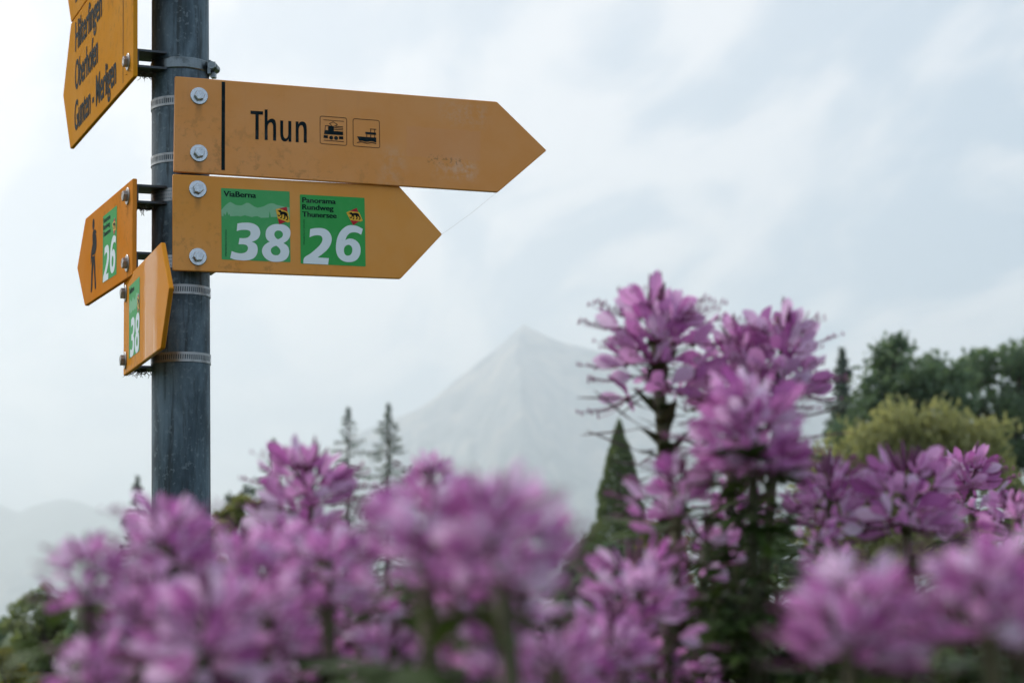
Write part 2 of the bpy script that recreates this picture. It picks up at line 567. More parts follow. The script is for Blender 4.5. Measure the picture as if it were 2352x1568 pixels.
gx = np.unique(np.concatenate([np.linspace(-15000, 15000, 41), np.linspace(-200, 200, 81)]))
gy = np.unique(np.concatenate([np.linspace(-3000, 17500, 36), np.linspace(-30, 260, 81)]))
GXX, GYY = np.meshgrid(gx, gy)
dist = np.hypot(GXX, GYY)
gz = (fbm(GXX + 500, GYY + 500, 3, 3, 0.02) - 0.5) * np.clip(dist / 60, 0, 1) * 1.2 - np.clip((dist - 8) / 60, 0, 1) * 3.0
gz[dist < 9] = 0.0
tag(link('ground', grid_mesh('ground', gx, gy, gz, GRASS_M)), 'green meadow stretching to the foot of the mountain', None, None, 'structure')


def ground_z(x, y):
    d = math.hypot(x, y)
    return -min(max((d - 8) / 60, 0), 1) * 3.0


bed = MB()
xs_ = [-1.5 + 3.4 * i / 24 for i in range(25)]
ys_ = [0.25 + 2.0 * i / 16 for i in range(17)]
vs_ = [(x + rng.uniform(-.02, .02), y + rng.uniform(-.02, .02), 0.03 + 0.05 * math.sin(7 * x) * math.sin(9 * y) * .3 + rng.uniform(0, .03)) for y in ys_ for x in xs_]
bed.add(vs_, [(j * 25 + i, j * 25 + i + 1, (j + 1) * 25 + i + 1, (j + 1) * 25 + i) for j in range(16) for i in range(24)])
tag(link('flower_bed', bed.build('flower_bed', SOIL_M, True)), 'brown soil of the flower bed', None, None, 'structure')

# the pyramid mountain, ten kilometres off
MD = 10000.0
prof = [(300, 1300), (520, 1150), (700, 1050), (830, 985), (920, 950), (961, 934), (994, 914), (1039, 875), (1093, 833), (1146, 794), (1180, 762), (1203, 744), (1209, 745),
        (1222, 753), (1248, 764), (1290, 782), (1331, 792), (1367, 800), (1430, 812), (1560, 838), (1700, 872), (1900, 915), (2150, 980), (2450, 1060), (2900, 1200), (3400, 1310)]
pxs = np.array([at(p, q, MD).x for p, q in prof])
pzs = np.array([at(p, q, MD).z for p, q in prof])
mx_ = np.linspace(-3000, 5200, 640)
my_ = np.linspace(MD - 3400, MD + 2600, 150)
MX, MY = np.meshgrid(mx_, my_)
wx = MX + (fbm(MX / 900 + 7, MY / 900 + 7, 11, 4) - 0.5) * 260 * np.clip(np.abs(MY - MD) / 500, 0, 1)
ridge = np.interp(wx, pxs, pzs)
dy = np.abs(MY - MD)
rib = np.abs(fbm(wx / 420 + 3, dy / 2600 + 3, 5, 4) - 0.5) * 2
fall = dy * (0.52 + 0.16 * fbm(wx / 700, dy / 3000, 9, 3)) * np.where(MY < MD, 1.0, 1.3)
mz = ridge - fall + (rib - 0.35) * 430 * np.clip(dy / 700, 0, 1) + (fbm(MX / 260, MY / 260, 21, 5) - 0.5) * 90 * np.clip(dy / 260, 0.13, 1)
mz = np.maximum(mz, -60 + 40 * fbm(MX / 800, MY / 800, 2, 3))
tag(link('mountain', grid_mesh('mountain', mx_, my_, mz, ROCK_M)), 'pale pyramid shaped mountain fading in the haze', None, None, 'structure')

HD = 14000.0
hp = [(-400, 1130), (-120, 1140), (-30, 1150), (0, 1157), (29, 1170), (48, 1176), (65, 1164), (108, 1151), (150, 1143), (190, 1152), (250, 1178), (330, 1205), (420, 1228), (560, 1262), (760, 1300), (1000, 1340), (1300, 1380)]
hxs = np.array([at(p, q, HD).x for p, q in hp])
hzs = np.array([at(p, q, HD).z for p, q in hp])
hx_ = np.linspace(-5200, 600, 150)
hy_ = np.linspace(HD - 2200, HD + 1200, 60)
HX, HY = np.meshgrid(hx_, hy_)
hr = np.interp(HX, hxs, hzs)
hd = np.abs(HY - HD)
hz = hr - hd * (0.36 + 0.2 * fbm(HX / 500, HY / 900, 31, 3)) + (fbm(HX / 300, HY / 300, 33, 4) - .5) * 80 * np.clip(hd / 400, .05, 1)
hz = np.maximum(hz, -60 + 30 * fbm(HX / 700, HY / 700, 4, 3))
tag(link('hills', grid_mesh('hills', hx_, hy_, hz, HILL_M)), 'far low hills left of the post fading into haze', None, None, 'structure')

hz_m = bpy.data.materials.new('haze air')
hz_m.use_nodes = True
ht = hz_m.node_tree
for n in list(ht.nodes):
    ht.nodes.remove(n)
ho = ht.nodes.new('ShaderNodeOutputMaterial')
hv = ht.nodes.new('ShaderNodeVolumePrincipled')
hv.inputs['Color'].default_value = (0.88, 0.94, 1.0, 1)
hv.inputs['Density'].default_value = HAZE_DENSITY = 1.5e-4
hv.inputs['Anisotropy'].default_value = 0.6
ht.links.new(hv.outputs[0], ho.inputs['Volume'])
hb = MB()
hb.box((-15100, -3100, -75), (15100, 17600, 1490))
tag(link('haze', hb.build('haze', hz_m)), 'thin pale haze filling the valley air', None, None, 'stuff')

# ------------------------------------------------------------------ trees
FOL = {
    'spruce': leafy('haze paled spruce needles', (0.120, 0.165, 0.155), (0.200, 0.245, 0.225), 0.45, 0.6, 0.5),  # needle colour paled and greyed to stand in for haze over the distance
    'dark': leafy('dark tree leaves', (0.090, 0.155, 0.105), (0.185, 0.260, 0.155), 0.5, 0.6, 0.4),
    'mid': leafy('mid green leaves', (0.140, 0.195, 0.085), (0.270, 0.300, 0.145), 0.48, 0.6, 0.4),
    'willow': leafy('willow leaves', (0.300, 0.315, 0.145), (0.440, 0.435, 0.215), 0.55, 0.6, 0.6),
    'olive': leafy('olive leaves', (0.200, 0.220, 0.075), (0.350, 0.350, 0.125), 0.48, 0.6, 0.8),
    'yellow': leafy('yellowing leaves', (0.170, 0.160, 0.030), (0.360, 0.290, 0.055), 0.3, 0.6, 0.8),
    'cypress': leafy('cypress foliage', (0.085, 0.140, 0.060), (0.195, 0.240, 0.105), 0.42, 0.6, 0.7),
}


def leaves_mesh(name, P, size, mat, seed, droop=0.0, aspect=0.55):
    """one small rhombic leaf spray per point of P"""
    rs = np.random.RandomState(seed)
    n = len(P)
    d = rs.normal(size=(n, 3))
    d[:, 2] = d[:, 2] * (1 - droop) - droop * 2.0
    d /= np.linalg.norm(d, axis=1)[:, None]
    e = rs.normal(size=(n, 3))
    e = np.cross(d, e)
    e /= np.linalg.norm(e, axis=1)[:, None] + 1e-9
    s = (size * rs.uniform(0.55, 1.35, n))[:, None]
    k = np.cross(d, e) * 0.18
    V = np.stack([P - d * s, P + e * s * aspect + k * s, P + d * s, P - e * s * aspect + k * s], 1).reshape(-1, 3)
    me = bpy.data.meshes.new(name)
    me.vertices.add(len(V))
    me.vertices.foreach_set('co', V.ravel())
    me.loops.add(n * 4)
    me.loops.foreach_set('vertex_index', np.arange(n * 4))
    me.polygons.add(n)
    me.polygons.foreach_set('loop_start', np.arange(n) * 4)
    me.polygons.foreach_set('loop_total', np.full(n, 4))
    me.update(calc_edges=True)
    me.materials.append(mat)
    return me


def blob_points(rs, blobs, n, fuzz=0.1):
    w = np.array([b[3] ** 2 for b in blobs])
    pick = rs.choice(len(blobs), n, p=w / w.sum())
    B = np.array([b[:3] for b in blobs])[pick]
    r = np.array([b[3] for b in blobs])[pick]
    d = rs.normal(size=(n, 3))
    d /= np.linalg.norm(d, axis=1)[:, None]
    return B + d * (r * (rs.uniform(0.2, 1.05, n) ** 0.6 + np.abs(rs.normal(size=n)) * fuzz))[:, None] * np.array([1, 1, 0.85])


def place_tree(name, base, label, cat, group, crown, trunk, fol):
    root = link(name, None, None, base)
    tag(root, label, cat, group)
    link('trunk', trunk, root)
    link('crown', crown, root)
    return root


def conifer(name, px, ytop, D, rad, branches, fol, label, seed, per=46, sparse=0.0, size=0.16, power=0.9, group='trees beyond the flower bed', cat='tree'):
    """spruce: separate drooping branches round the stem, shorter towards the tip"""
    rs = np.random.RandomState(seed)
    top = at(px, ytop, D)
    gz0 = ground_z(top.x, D)
    H = top.z - gz0
    mb = MB()
    mb.tube([(0, 0, 0), (0.02 * H / 10, 0, H * .5), (0, 0, H * 0.995)], [H * .018, H * .010, H * .0012], 7)
    pts = []
    for k in range(branches):
        f = 0.10 + 0.89 * (k + rs.rand()) / branches
        f = 1 - (1 - f) ** 1.25
        z = H * f
        if rs.rand() < sparse:
            continue
        r_ = (rad * (1 - f) ** power + 0.015 * H * (1 - f) ** .5) * rs.uniform(0.55, 1.15)
        a = 2.4 * k + rs.uniform(-.5, .5)
        m_ = max(6, int(per * (r_ / rad) ** .8) + 4)
        tt = rs.uniform(0.05, 1, m_) ** 0.8
        sag = (-0.30 * tt + 0.22 * tt ** 3) * r_
        w = (0.03 + 0.16 * tt * (1.15 - tt)) * r_ + .02
        perp = rs.normal(size=m_) * w
        pts.append(np.stack([cos(a) * tt * r_ - sin(a) * perp, sin(a) * tt * r_ + cos(a) * perp,
                             z + sag - np.abs(rs.normal(size=m_)) * 0.09 * r_ + .02 * rs.normal(size=m_)], -1))
        mb.tube([(0, 0, z), (cos(a) * r_ * .5, sin(a) * r_ * .5, z - .12 * r_), (cos(a) * r_ * .95, sin(a) * r_ * .95, z - .09 * r_)], [H * .0026, H * .0018, H * .0006], 4, cap=False)
    lead = rs.uniform(0, 1, 40)
    pts.append(np.stack([rs.normal(size=40) * .03, rs.normal(size=40) * .03, H * (0.95 + .05 * lead)], -1))
    P = np.concatenate(pts)
    return place_tree(name, (top.x, D, gz0), label, cat, group, leaves_mesh('crown', P, size, FOL[fol], seed, .25, .35), mb.build('trunk', BARK, True), fol)


def cone_tree(name, px, ytop, D, prof, n, fol, label, seed, size=0.1, group='trees beyond the flower bed', cat='tree'):
    """dense pointed crown; prof = (metres below the tip, radius)"""
    rs = np.random.RandomState(seed)
    top = at(px, ytop, D)
    gz0 = ground_z(top.x, D)
    H = top.z - gz0
    dz = np.array([p[0] for p in prof])
    rr_ = np.array([p[1] for p in prof])
    cum = rs.uniform(0, 1, n * 3)
    d = cum * (H - .4)
    keep = rs.uniform(0, rr_.max(), n * 3) < np.interp(d, dz, rr_) + .12
    d = d[keep][:n]
    a = rs.uniform(0, 2 * pi, len(d))
    lob = fbm(a * 2.2 + 20, d * 1.6 + 20, seed, 3) * .75 + .62
    r_ = np.interp(d, dz, rr_) * lob * rs.uniform(.45, 1.0, len(d)) ** .45
    P = np.stack([np.cos(a) * r_, np.sin(a) * r_, H - d + rs.normal(size=len(d)) * .05], -1)
    mb = MB()
    mb.tube([(0, 0, 0), (0, 0, H * .5), (0, 0, H * .99)], [H * .022, H * .012, H * .001], 8)
    for k in range(24):
        z = H * (.15 + .8 * k / 24)
        rl = float(np.interp(H - z, dz, rr_)) * .8
        mb.tube([(0, 0, z), (cos(k * 2.4) * rl, sin(k * 2.4) * rl, z + rl * .35)], [H * .003, H * .001], 4, cap=False)
    return place_tree(name, (top.x, D, gz0), label, cat, group, leaves_mesh('crown', P, size, FOL[fol], seed, -.25, .4), mb.build('trunk', BARK, True), fol)


def broadleaf(name, D, blobs_px, n, fol, label, seed, size=0.16, depth=1.0, droop=0.0, base_px=None, group='trees beyond the flower bed', cat='tree', aspect=.55, sub=7, fuzz=0.18):
    """crown given as blobs (px, py, radius px) of the photograph; each is split into smaller clumps with real depth"""
    rs = np.random.RandomState(seed)
    cs = []
    for (px, py, r) in blobs_px:
        p = at(px, py, D)
        rr_ = r / FPX * D
        cs.append((p.x, D + rs.uniform(-.8, .8) * rr_ * depth, p.z, rr_))
    bx = at(base_px, 1424, D).x if base_px is not None else float(np.mean([c[0] for c in cs]))
    gz0 = ground_z(bx, D)
    blobs = []
    for c in cs:
        for k in range(sub):
            d = rs.normal(size=3)
            d /= np.linalg.norm(d)
            q = c[3] * rs.uniform(.35, .8)
            blobs.append((c[0] + d[0] * q - bx, c[1] + d[1] * q * depth - D, c[2] + d[2] * q * .85 - gz0, c[3] * rs.uniform(.22, .44)))
    P = blob_points(rs, blobs, n, fuzz)
    mb = MB()
    zt = max(0.8, min(c[2] for c in cs) - gz0)
    H = max(c[2] for c in cs) - gz0
    mb.tube([(0, 0, 0), (0.03 * H, 0, zt * .45), (0, .02 * H, zt)], [H * .035, H * .026, H * .02], 8)
    for c in cs:
        e = Vector((c[0] - bx, c[1] - D, c[2] - gz0))
        mb.tube([(0, .02 * H, zt * .92), e * .5 + Vector((0, 0, zt * .55)), e], [H * .017, H * .010, H * .003], 6)
    return place_tree(name, (bx, D, gz0), label, cat, group, leaves_mesh('crown', P, size, FOL[fol], seed, droop, aspect), mb.build('trunk', BARK, True), fol)


G_TR = 'trees beyond the flower bed'
conifer('spruce_tree', 800, 934, 130, 6.8, 100, 'spruce', 'thin spruce, left one of the pair in front of the mountain flank', 41, 46, 0.12, 0.17)
conifer('spruce_tree', 892, 926, 125, 7.0, 120, 'spruce', 'spruce nearest the mountain, right one of the pair', 42, 54, 0.10, 0.17)
conifer('spruce_tree', 628, 1008, 170, 8.5, 80, 'spruce', 'faint spruce top above the spiky flower head right of the post', 43, 50, 0.15, 0.22)
conifer('spruce_tree', 316, 1094, 140, 5.2, 70, 'spruce', 'small spruce top touching the left side of the post', 44, 80, 0.06, 0.20)
conifer('spruce_tree', 1934, 800, 85, 4.2, 190, 'spruce', 'dark narrow spruce behind the tallest flower heads', 45, 90, 0.0, 0.17)
cone_tree('cypress_tree', 1422, 968, 90, [(0, .04), (.6, .26), (1.5, .56), (2.5, .80), (3.6, .98), (4.6, 1.25), (5.4, 1.75), (6.2, 2.5), (8, 3.4), (10, 3.6), (14, 3.0)], 30000, 'cypress', 'dense pointed cypress standing alone in front of the mountain', 46, 0.14)

broadleaf('deciduous_tree', 82, [(2040, 830, 58), (2085, 880, 70), (2150, 900, 62), (2010, 900, 60), (2060, 800, 38), (2140, 845, 45), (1990, 950, 52), (2100, 950, 55), (1950, 1000, 60), (2040, 1010, 60), (2190, 930, 50), (2170, 990, 55), (2185, 862, 52)],
          5000, 'dark', 'broad dark green tree right of the narrow spruce', 51, 0.18, sub=26, fuzz=.6, base_px=2040)
broadleaf('deciduous_tree', 86, [(2270, 850, 75), (2335, 830, 70), (2210, 880, 58), (2380, 900, 80), (2290, 940, 70), (2340, 1000, 62), (2265, 1020, 70), (2225, 960, 62), (2200, 900, 45), (2400, 800, 60), (2380, 1050, 70), (2310, 1080, 50)],
          5400, 'dark', 'tall dark tree with sky gaps at the right edge', 52, 0.18, sub=20, fuzz=.3, base_px=2330)
broadleaf('willow_tree', 60, [(1872, 1085, 58), (2085, 985, 80), (2000, 1030, 80), (2165, 1000, 80), (1920, 1075, 75), (2080, 1080, 90), (2200, 1080, 72), (1990, 1150, 90), (2140, 1170, 90), (2250, 1080, 80), (2255, 1010, 60), (1875, 1140, 62), (2050, 1260, 100), (2200, 1270, 90), (1930, 1250, 80)],
          12000, 'willow', 'yellowish green willow below the dark trees on the right', 53, 0.16, droop=0.55, aspect=.32, sub=26, fuzz=.6, base_px=2080)
broadleaf('deciduous_tree', 70, [(2330, 1130, 60), (2370, 1200, 90), (2280, 1220, 60)], 3600, 'mid', 'low green tree at the right edge under the tall dark tree', 54, 0.16)
broadleaf('deciduous_tree', 78, [(1395, 1300, 62), (1330, 1350, 60), (1460, 1330, 70), (1300, 1420, 60), (1400, 1420, 75), (1520, 1400, 80), (1260, 1480, 60), (1350, 1520, 80), (1480, 1500, 80)],
          7500, 'dark', 'low dark tree at the foot of the pointed cypress', 55, 0.15, base_px=1400)
broadleaf('yellow_bush', 45, [(1500, 1215, 40), (1540, 1260, 50), (1480, 1270, 42), (1560, 1320, 60), (1500, 1350, 60)], 3200, 'yellow', 'yellowing bush just right of the pointed cypress', 56, 0.075, cat='bush', group='bushes beyond the flower bed')
broadleaf('deciduous_tree', 66, [(1640, 1250, 70), (1720, 1300, 80), (1640, 1360, 80), (1780, 1240, 60), (1840, 1320, 80), (1740, 1420, 90), (1860, 1440, 90), (1620, 1480, 90)], 6500, 'dark',
          'dark green tree hidden behind the tallest leafy flower stem', 57, 0.14, base_px=1740)
broadleaf('bush', 42, [(560, 1165, 42), (530, 1190, 38), (600, 1200, 52), (505, 1230, 42), (560, 1260, 58), (640, 1260, 55), (500, 1310, 60), (590, 1340, 70)], 7000, 'olive', 'light olive bush right behind the lower end of the post', 58, 0.075, cat='bush', group='bushes beyond the flower bed')
broadleaf('deciduous_tree', 95, [(530, 1140, 26), (575, 1125, 22), (500, 1180, 30)], 60, 'spruce', 'faint thin tree crown above the light olive bush', 59, 0.2, sub=5)
broadleaf('deciduous_tree', 36, [(100, 1375, 45), (70, 1405, 50), (140, 1400, 50), (40, 1440, 50), (110, 1440, 62), (180, 1450, 62), (70, 1490, 66), (150, 1510, 72), (40, 1550, 66), (200, 1560, 70), (110, 1580, 80), (20, 1580, 60), (250, 1520, 50)],
          4600, 'mid', 'rounded green tree at the lower left edge', 60, 0.07, base_px=110)
broadleaf('yellow_bush', 30, [(30, 1530, 45), (-10, 1500, 50), (15, 1590, 60), (70, 1600, 50)], 2600, 'yellow', 'yellow green bush in the bottom left corner', 61, 0.055, cat='bush', group='bushes beyond the flower bed')
broadleaf('deciduous_tree', 100, [(-20, 1480, 60), (5, 1440, 30)], 900, 'dark', 'dark tree cut off by the left edge', 62, 0.17)
for i_, (px_, lab_) in enumerate([(700, 'dark shrub behind the flowers right of the post'), (1000, 'dark shrub behind the largest flower head'), (1240, 'dark shrub behind the flowers left of the cypress foot'), (2000, 'dark shrub behind the flowers under the willow'), (2260, 'dark shrub behind the lower right flower heads'), (380, 'dark shrub behind the flowers in front of the post')]):
    broadleaf('shrub', 24 + i_, [(px_ - 140, 1450, 90), (px_, 1430, 100), (px_ + 140, 1455, 90), (px_ - 70, 1540, 110), (px_ + 80, 1540, 110), (px_, 1640, 130)], 7000, 'dark', lab_, 70 + i_, 0.075, cat='shrub', group='shrubs behind the flower bed')
SH = {
'bar': [(62.1,62.9),(66.8,63.1),(68.3,-58.9),(63.5,-59.2)],
'T': [(102.3,25.3),(119.4,25.6),(119.4,20.9),(113.5,20.7),(113.7,-13.6),(109.2,-13.9),(109.0,20.7),(102.3,20.8)],
'h': [(121.6,28.4),(125.6,28.6),(125.7,12.7),(127.7,14.8),(130.7,16.3),(133.6,16.2),(135.9,14.4),(137.1,10.9),(137.5,6.3),(137.6,-13.7),(133.4,-13.7),(133.3,5.3),(132.6,9.0),(131.1,11.0),(129.2,10.9),(127.0,8.6),(125.9,5.2),(126.1,-13.6),(121.9,-13.8)],
'u': [(143.1,14.9),(147.2,14.9),(147.3,-3.5),(148.0,-7.4),(149.5,-9.4),(151.3,-9.6),(153.1,-8.0),(154.2,-4.6),(154.3,-1.1),(154.2,15.0),(158.4,15.0),(158.6,-13.8),(154.8,-13.9),(154.6,-9.8),(153.0,-12.5),(150.3,-13.9),(147.3,-13.5),(145.1,-11.7),(143.7,-8.0),(143.2,-3.1)],
'n': [(164.5,15.0),(168.2,15.1),(168.4,11.6),(170.2,14.2),(173.2,15.6),(176.5,15.0),(178.8,12.4),(179.7,8.2),(179.9,3.4),(180.0,-13.6),(175.8,-13.6),(175.7,2.3),(175.2,6.8),(173.8,9.9),(171.7,10.4),(169.6,8.4),(168.7,4.7),(168.6,1.0),(168.7,-13.7),(164.6,-13.8)],
'f1': [(198.3,25.1),(235.7,25.0),(235.8,-13.7),(198.6,-13.4)],
'f2': [(244.6,24.8),(281.9,24.9),(282.5,-13.8),(244.9,-13.5)],
'wire': [(203.0,20.2),(231.7,19.9)],
'panto': [(214.7,12.5),(211.6,15.4),(216.8,18.3),(222.6,15.0),(219.5,12.4)],
'tb1': [(204.0,0.3),(204.7,5.8),(217.6,6.1),(217.6,5.5),(230.7,5.5),(230.7,0.4)],
'tb2': [(209.7,12.6),(217.6,12.2),(217.6,6.1),(209.7,5.9)],
'tb3': [(205.4,12.4),(209.7,12.6),(209.7,11.6),(205.8,11.6)],
'tb4': [(204.7,5.8),(205.4,12.4),(206.1,12.1),(205.7,5.9)],
'ts1': [(217.6,12.3),(230.5,12.2)],
'ts2': [(217.6,10.2),(230.7,10.0)],
'ts3': [(217.6,7.9),(230.7,7.7)],
'bx1': [(203.6,-1.2),(209.4,-1.1),(209.3,-5.3),(203.2,-5.2)],
'bx2': [(224.9,-1.3),(230.9,-1.2),(230.9,-5.4),(224.8,-5.4)],
'wh': [(214.0,-4.1),(220.8,-4.2),(211.3,-4.1)],
'rail': [(203.6,-8.4),(231.5,-8.5)],
'hull': [(250.4,0.4),(277.4,0.5),(277.6,-6.4),(275.2,-6.1),(272.3,-5.1),(269.4,-5.3),(265.6,-6.3),(261.7,-6.4),(257.9,-5.4),(253.5,-6.0)],
'wave': [(250.3,-8.5),(253.0,-7.7),(256.4,-7.0),(259.8,-7.5),(263.6,-8.4),(267.5,-7.9),(270.9,-6.8),(274.2,-7.4),(277.4,-8.3)],
'deck': [(261.9,7.5),(277.2,7.4),(277.5,4.3),(263.6,4.3),(262.1,4.7)],
'bp0': [(264.2,4.6),(263.9,0.3)],
'bp1': [(269.7,4.5),(269.5,0.3)],
'bp2': [(275.3,4.5),(275.3,0.4)],
'bp3': [(269.7,11.5),(269.4,7.4)],
'bp4': [(275.3,11.5),(275.2,7.3)],
'bp5': [(268.5,12.0),(277.4,12.0)],
'bolts1': [(32.1,40.2),(33.0,-38.1)],
'stA': [(64.1,48.4),(157.5,49.6),(158.9,-47.8),(65.7,-47.9)],
'd3': [(86.3,1.7),(93.2,3.0),(101.5,3.5),(109.2,2.0),(114.9,-2.0),(117.2,-8.0),(116.6,-13.4),(114.0,-17.7),(109.8,-20.7),(105.6,-22.3),(109.8,-24.0),(112.7,-27.3),(113.7,-32.6),(112.6,-38.4),(109.3,-43.5),(103.9,-46.6),(96.7,-48.0),(89.9,-48.1),(82.3,-47.4),(76.4,-45.4),(78.4,-36.0),(83.8,-37.8),(89.9,-38.6),(95.2,-37.8),(98.7,-35.5),(100.4,-32.0),(100.0,-29.0),(98.0,-27.0),(93.8,-26.3),(87.7,-26.5),(89.1,-18.0),(95.3,-17.9),(99.9,-16.8),(102.8,-14.4),(104.1,-11.3),(103.4,-8.2),(100.7,-6.8),(96.2,-6.5),(90.8,-7.0),(85.3,-8.7)],
'd8': [(142.8,3.5),(149.2,3.0),(154.5,0.6),(158.0,-3.5),(158.7,-9.2),(157.1,-14.7),(153.8,-19.1),(148.8,-22.4),(152.8,-24.5),(155.9,-28.6),(156.8,-33.2),(155.8,-39.0),(152.3,-44.1),(146.5,-47.2),(139.5,-48.3),(131.8,-47.8),(125.7,-45.1),(121.5,-40.7),(119.5,-35.4),(120.1,-30.8),(122.6,-26.5),(126.3,-23.3),(130.1,-21.1),(127.1,-19.1),(125.0,-15.3),(124.6,-10.4),(125.6,-5.3),(128.7,-1.0),(133.7,2.1),(138.4,3.3)],
'd8a': [(142.1,-5.4),(145.2,-5.8),(147.5,-7.8),(148.3,-10.5),(147.3,-13.6),(144.4,-16.0),(141.3,-17.5),(138.6,-15.5),(136.9,-12.9),(136.6,-10.2),(137.5,-7.7),(139.7,-5.9)],
'd8b': [(138.9,-26.2),(141.6,-28.0),(143.9,-30.6),(144.8,-33.6),(143.8,-36.8),(141.5,-38.8),(138.0,-39.4),(134.6,-38.5),(132.3,-36.1),(131.6,-33.0),(132.3,-30.3),(135.1,-27.9)],
'mts': [(64.7,19.0),(68.2,23.4),(71.2,26.6),(74.6,29.4),(77.2,30.5),(80.3,28.9),(84.1,26.8),(87.9,26.3),(92.5,26.7),(96.3,29.0),(99.0,30.4),(101.7,30.4),(105.5,28.3),(109.3,25.8),(113.9,24.5),(118.5,25.5),(123.1,27.2),(127.8,30.0),(132.4,31.5),(136.2,31.3),(140.1,29.6),(144.7,28.7),(148.6,28.1),(151.7,27.1),(157.7,27.0),(157.8,13.1),(145.4,12.9),(138.4,12.9),(131.9,12.6),(130.4,21.0),(129.2,11.7),(118.4,10.8),(113.8,12.9),(110.0,12.5),(106.2,11.3),(100.8,12.3),(96.3,13.3),(90.9,11.5),(86.3,12.0),(81.8,11.4),(76.5,11.2),(75.7,14.6),(74.6,12.2),(72.3,17.5),(70.0,12.0),(68.1,15.0),(67.4,10.5),(64.9,11.0)],
'bear_two': [(239.9,22.9),(241.1,23.5),(242.6,24.2),(243.9,24.9),(244.6,24.3),(245.1,23.3),(246.6,23.4),(248.9,23.9),(251.4,23.9),(253.4,23.2),(254.4,22.5),(254.9,20.8),(255.9,19.3),(256.8,17.4),(256.6,15.9),(255.6,14.6),(254.2,14.3),(254.0,15.3),(255.1,15.8),(255.4,17.1),(254.4,18.3),(253.2,19.2),(252.4,19.9),(252.6,17.7),(252.6,16.2),(251.8,15.1),(250.3,14.5),(249.7,15.3),(250.8,16.1),(251.2,17.4),(250.3,18.6),(250.0,20.1),(248.6,20.5),(247.8,20.5),(247.8,18.5),(248.0,16.5),(247.5,15.0),(246.2,14.3),(245.4,14.8),(245.8,15.6),(246.6,16.1),(246.8,17.4),(246.3,18.9),(245.6,19.4),(245.4,18.4),(244.8,17.0),(243.3,16.1),(241.7,16.7),(241.3,18.2),(241.9,18.7),(242.5,17.7),(243.5,17.6),(244.3,18.5),(244.1,20.0),(244.3,20.9),(242.6,21.4),(241.8,22.2),(240.1,22.4)],
'bear_one': [(141.2,22.0),(142.4,22.3),(144.0,22.8),(145.4,23.1),(145.9,22.3),(146.2,21.1),(147.6,20.8),(149.9,20.8),(152.3,20.1),(154.0,18.9),(154.8,17.9),(154.9,16.0),(155.5,14.1),(155.8,11.8),(155.3,10.3),(154.0,9.1),(152.6,9.1),(152.6,10.3),(153.8,10.6),(154.4,11.9),(153.7,13.4),(152.9,14.7),(152.3,15.7),(151.9,13.2),(151.6,11.6),(150.5,10.6),(149.0,10.3),(148.6,11.4),(149.9,12.0),(150.5,13.2),(150.0,14.7),(150.0,16.4),(148.8,17.2),(148.1,17.4),(147.6,15.2),(147.3,13.1),(146.5,11.6),(145.1,11.2),(144.4,11.9),(145.0,12.7),(145.9,12.9),(146.4,14.4),(146.3,16.1),(145.7,16.8),(145.3,15.7),(144.3,14.4),(142.7,13.9),(141.4,14.9),(141.3,16.6),(142.0,17.0),(142.4,15.8),(143.3,15.4),(144.3,16.2),(144.4,17.9),(144.9,18.8),(143.3,19.8),(142.8,20.7),(141.2,21.5)],
'redtop_two': [(241.2,26.1),(251.5,30.9),(254.0,25.1),(245.1,25.8)],
'redtop_one': [(143.2,25.1),(154.1,27.7),(155.0,20.8),(146.8,23.8)],
'yellow_two': [(236.9,23.7),(241.2,26.1),(245.1,25.8),(254.0,25.1),(255.5,24.0),(259.9,13.7),(256.7,12.0),(255.1,12.6),(242.5,13.5)],
'yellow_one': [(138.5,23.6),(143.2,25.1),(146.8,23.8),(155.0,20.8),(156.2,19.3),(157.9,7.1),(154.4,6.1),(153.0,7.2),(141.3,11.3)],
'redlow_two': [(242.5,13.5),(255.1,12.6),(246.4,6.7)],
'redlow_one': [(141.3,11.3),(153.0,7.2),(143.4,3.0)],
'stB': [(172.0,46.0),(263.0,45.4),(263.3,-50.1),(172.4,-49.1)],
'd2': [(186.0,-1.5),(191.8,0.0),(198.5,0.6),(205.2,0.1),(211.2,-3.0),(214.9,-8.4),(215.9,-14.3),(214.4,-21.0),(210.2,-27.8),(203.4,-34.4),(195.9,-40.0),(211.7,-40.3),(210.5,-49.2),(176.1,-48.9),(177.4,-41.3),(186.3,-34.8),(194.5,-27.7),(200.2,-21.6),(202.8,-16.3),(202.7,-12.6),(200.7,-10.1),(196.2,-9.4),(191.0,-10.2),(185.0,-12.7)],
'd6': [(259.9,2.1),(257.5,-6.2),(252.6,-3.8),(247.7,-3.1),(242.0,-4.4),(238.2,-7.7),(235.9,-11.9),(235.1,-14.6),(238.5,-12.7),(242.7,-12.0),(247.9,-13.3),(252.4,-16.4),(255.4,-21.1),(256.4,-27.4),(255.2,-34.1),(251.7,-39.8),(246.8,-43.3),(239.6,-44.7),(232.5,-43.8),(226.5,-40.1),(223.2,-35.0),(221.8,-28.8),(221.9,-21.4),(223.5,-12.5),(226.9,-4.9),(231.5,0.9),(237.6,5.2),(244.4,6.7),(252.0,5.7)],
'd6a': [(239.5,-20.8),(242.5,-22.0),(244.4,-24.9),(244.6,-28.6),(243.5,-32.4),(241.2,-35.0),(237.8,-35.9),(234.8,-34.6),(233.2,-31.7),(232.8,-28.0),(233.7,-24.6),(236.1,-21.9)],
'txA': [(67.8,37.7),(111.5,38.0),(67.9,45.4)],
'txB1': [(175.6,34.9),(222.0,34.8),(175.7,41.9)],
'txB2': [(175.5,25.3),(218.8,25.2),(175.6,32.3)],
'txB3': [(175.4,15.3),(223.0,15.3),(175.5,22.3)],
'vA': [(71.6,-44.2),(71.7,-7.4),(69.4,-44.3)],
'vB': [(178.2,-23.6),(178.5,11.8),(176.1,-23.7)],
